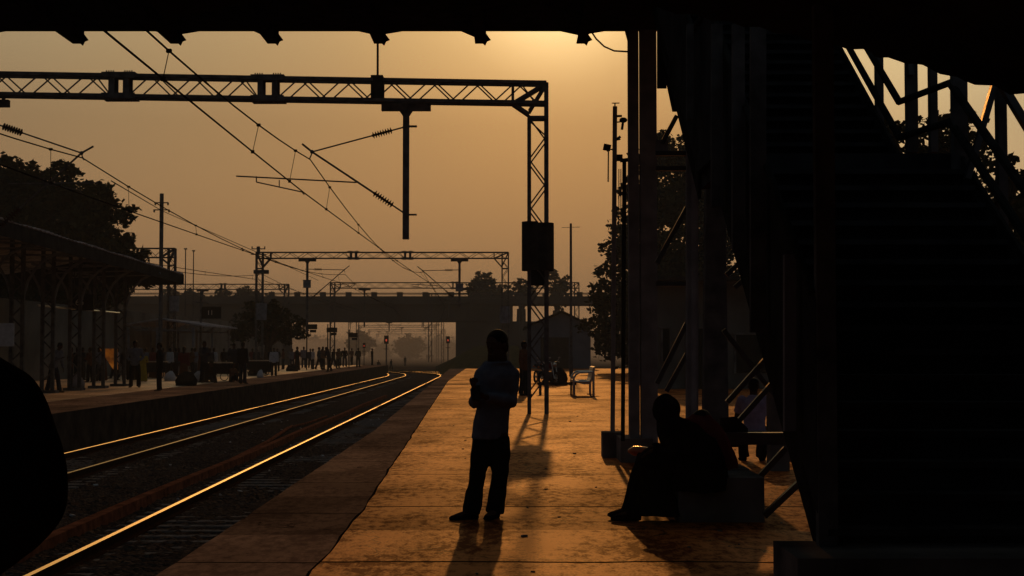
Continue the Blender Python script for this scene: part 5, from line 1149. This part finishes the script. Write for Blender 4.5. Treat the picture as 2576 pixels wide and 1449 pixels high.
# near person at the left edge with a rounded backpack
figure('person at the left edge standing close, only the rounded backpack in view', stand(.05, 1, 1, .09), [CL['black'], CL['black'], CL['black']], .02, wr=.01, seed=1, loc=(-1.645, 3.55, 0), rz=R(-82), scale=1.0,
       extra=lambda T: remeshed(MB().sloft([((0, .30, 1.545), .03, .05), ((0, .29, 1.51), .12, .13), ((0, .29, 1.46), .15, .21), ((0, .29, 1.37), .17, .26), ((0, .29, 1.25), .18, .29), ((0, .29, 1.13), .17, .28), ((0, .28, 1.0), .15, .17), ((0, .27, .95), .05, .06)], 18), 'backpack', M['bag'], T, .014, .008, 3, 14))

# bundles and things on the far platform
for (px, pf, w_, h_, mt, lab) in [(468, 970, .95, .62, 'bag', 'round black bundle at the feet of the woman in brown sari'), (428, 958, .6, .5, 'white', 'pale cloth bundle behind the slim dark person'), (497, 962, .45, .55, 'white', 'pale box like bundle right of the black bundle'),
                                  (191, 975, .7, .55, 'sheetl', 'grey bundle between the left shelter columns'), (640, 945, .8, .5, 'bag', 'dark bundle under the small round tree'), (735, 934, .9, .55, 'bag', 'dark heap of luggage beyond the small tree'), (655, 950, .35, .45, 'white', 'small white bag by the left column of the second portal')]:
    p = G(px, pf); k = MB(); k.loft([((p.x, p.y, 0), w_ * .5, w_ * .4), ((p.x, p.y, h_ * .35), w_ * .52, w_ * .42), ((p.x, p.y, h_ * .75), w_ * .36, w_ * .3), ((p.x + .03, p.y, h_), w_ * .12, w_ * .1)], 12)
    for i_ in range(len(k.v)): v = Vector(k.v[i_]); k.v[i_] = tuple(v + Vector((noise.noise(v * 3), noise.noise(v * 3 + Vector((5, 0, 0))), 0)) * .06)
    tag(k.build('bundle', M[mt], smooth=True), lab, 'bundle', 'bundles on the far platform')
Yt = 66; c = MB(); c.plate([U(250, 877, Yt), U(296, 877, Yt), U(297, 930, Yt), U(284, 929, Yt)], (0, .01, 0)); tag(c.build('tarpaulin', M['tarp']), 'yellow tarpaulin glowing in the sun behind the shelter columns', 'tarpaulin')
c = MB(); p = U(12, 842, 40); c.box((p.x, 40, p.z), (.5, .03, .62)); tag(c.build('notice_board', M['white']), 'pale notice sheet at the left edge under the long shelter', 'sign')
for px, pf, lab in ((545, 958, 'hand cart with metal rail beside the seated dark person'), (386, 952, 'vendor cart with bright metal top behind the slim dark person'), (652, 945, 'vendor table with metal rim under the small tree')):
    T = thing('vendor_cart', lab, 'cart'); p = G(px, pf)
    MB().box((p.x, p.y, .92), (1.5, .7, .05)).build('top', M['chrome'], T); MB().box((p.x, p.y, .6), (1.4, .6, .5)).build('body', M['bag'], T)
    for dx in (-.45, .45):
        c = MB(); c.tube([(p.x + dx + .2 * math.cos(t_), p.y - .36, .22 + .2 * math.sin(t_)) for t_ in [2 * math.pi * k / 14 for k in range(15)]], .022, 6); c.build('wheel', M['rubber'], T)

# ------------------------------------------------------------------ haze
hz = MB(); hz.box((0, 560, 22), (1500, 1200, 50)); ho = tag(hz.build('haze', None), kind='stuff')
m = bpy.data.materials.new('haze'); m.use_nodes = True; t = m.node_tree; t.nodes.clear(); o_ = N(t, 'ShaderNodeOutputMaterial'); v = N(t, 'ShaderNodeVolumePrincipled')
v.inputs['Color'].default_value = (.70, .85, 1.0, 1); v.inputs['Density'].default_value = .0006; v.inputs['Anisotropy'].default_value = .15; L(t, v.outputs[0], o_.inputs['Volume']); ho.data.materials.append(m)
# low smoke lying over the tracks beyond the road bridge
sm = MB(); sm.box((-40, 560, 2.4), (260, 640, 7.0)); so = tag(sm.build('smoke', None), kind='stuff'); m2 = m.copy(); m2.name = 'smoke'
for n_ in m2.node_tree.nodes:
    if n_.type == 'PRINCIPLED_VOLUME': n_.inputs['Density'].default_value = .0032; n_.inputs['Color'].default_value = (.95, .95, .9, 1)
so.data.materials.append(m2)
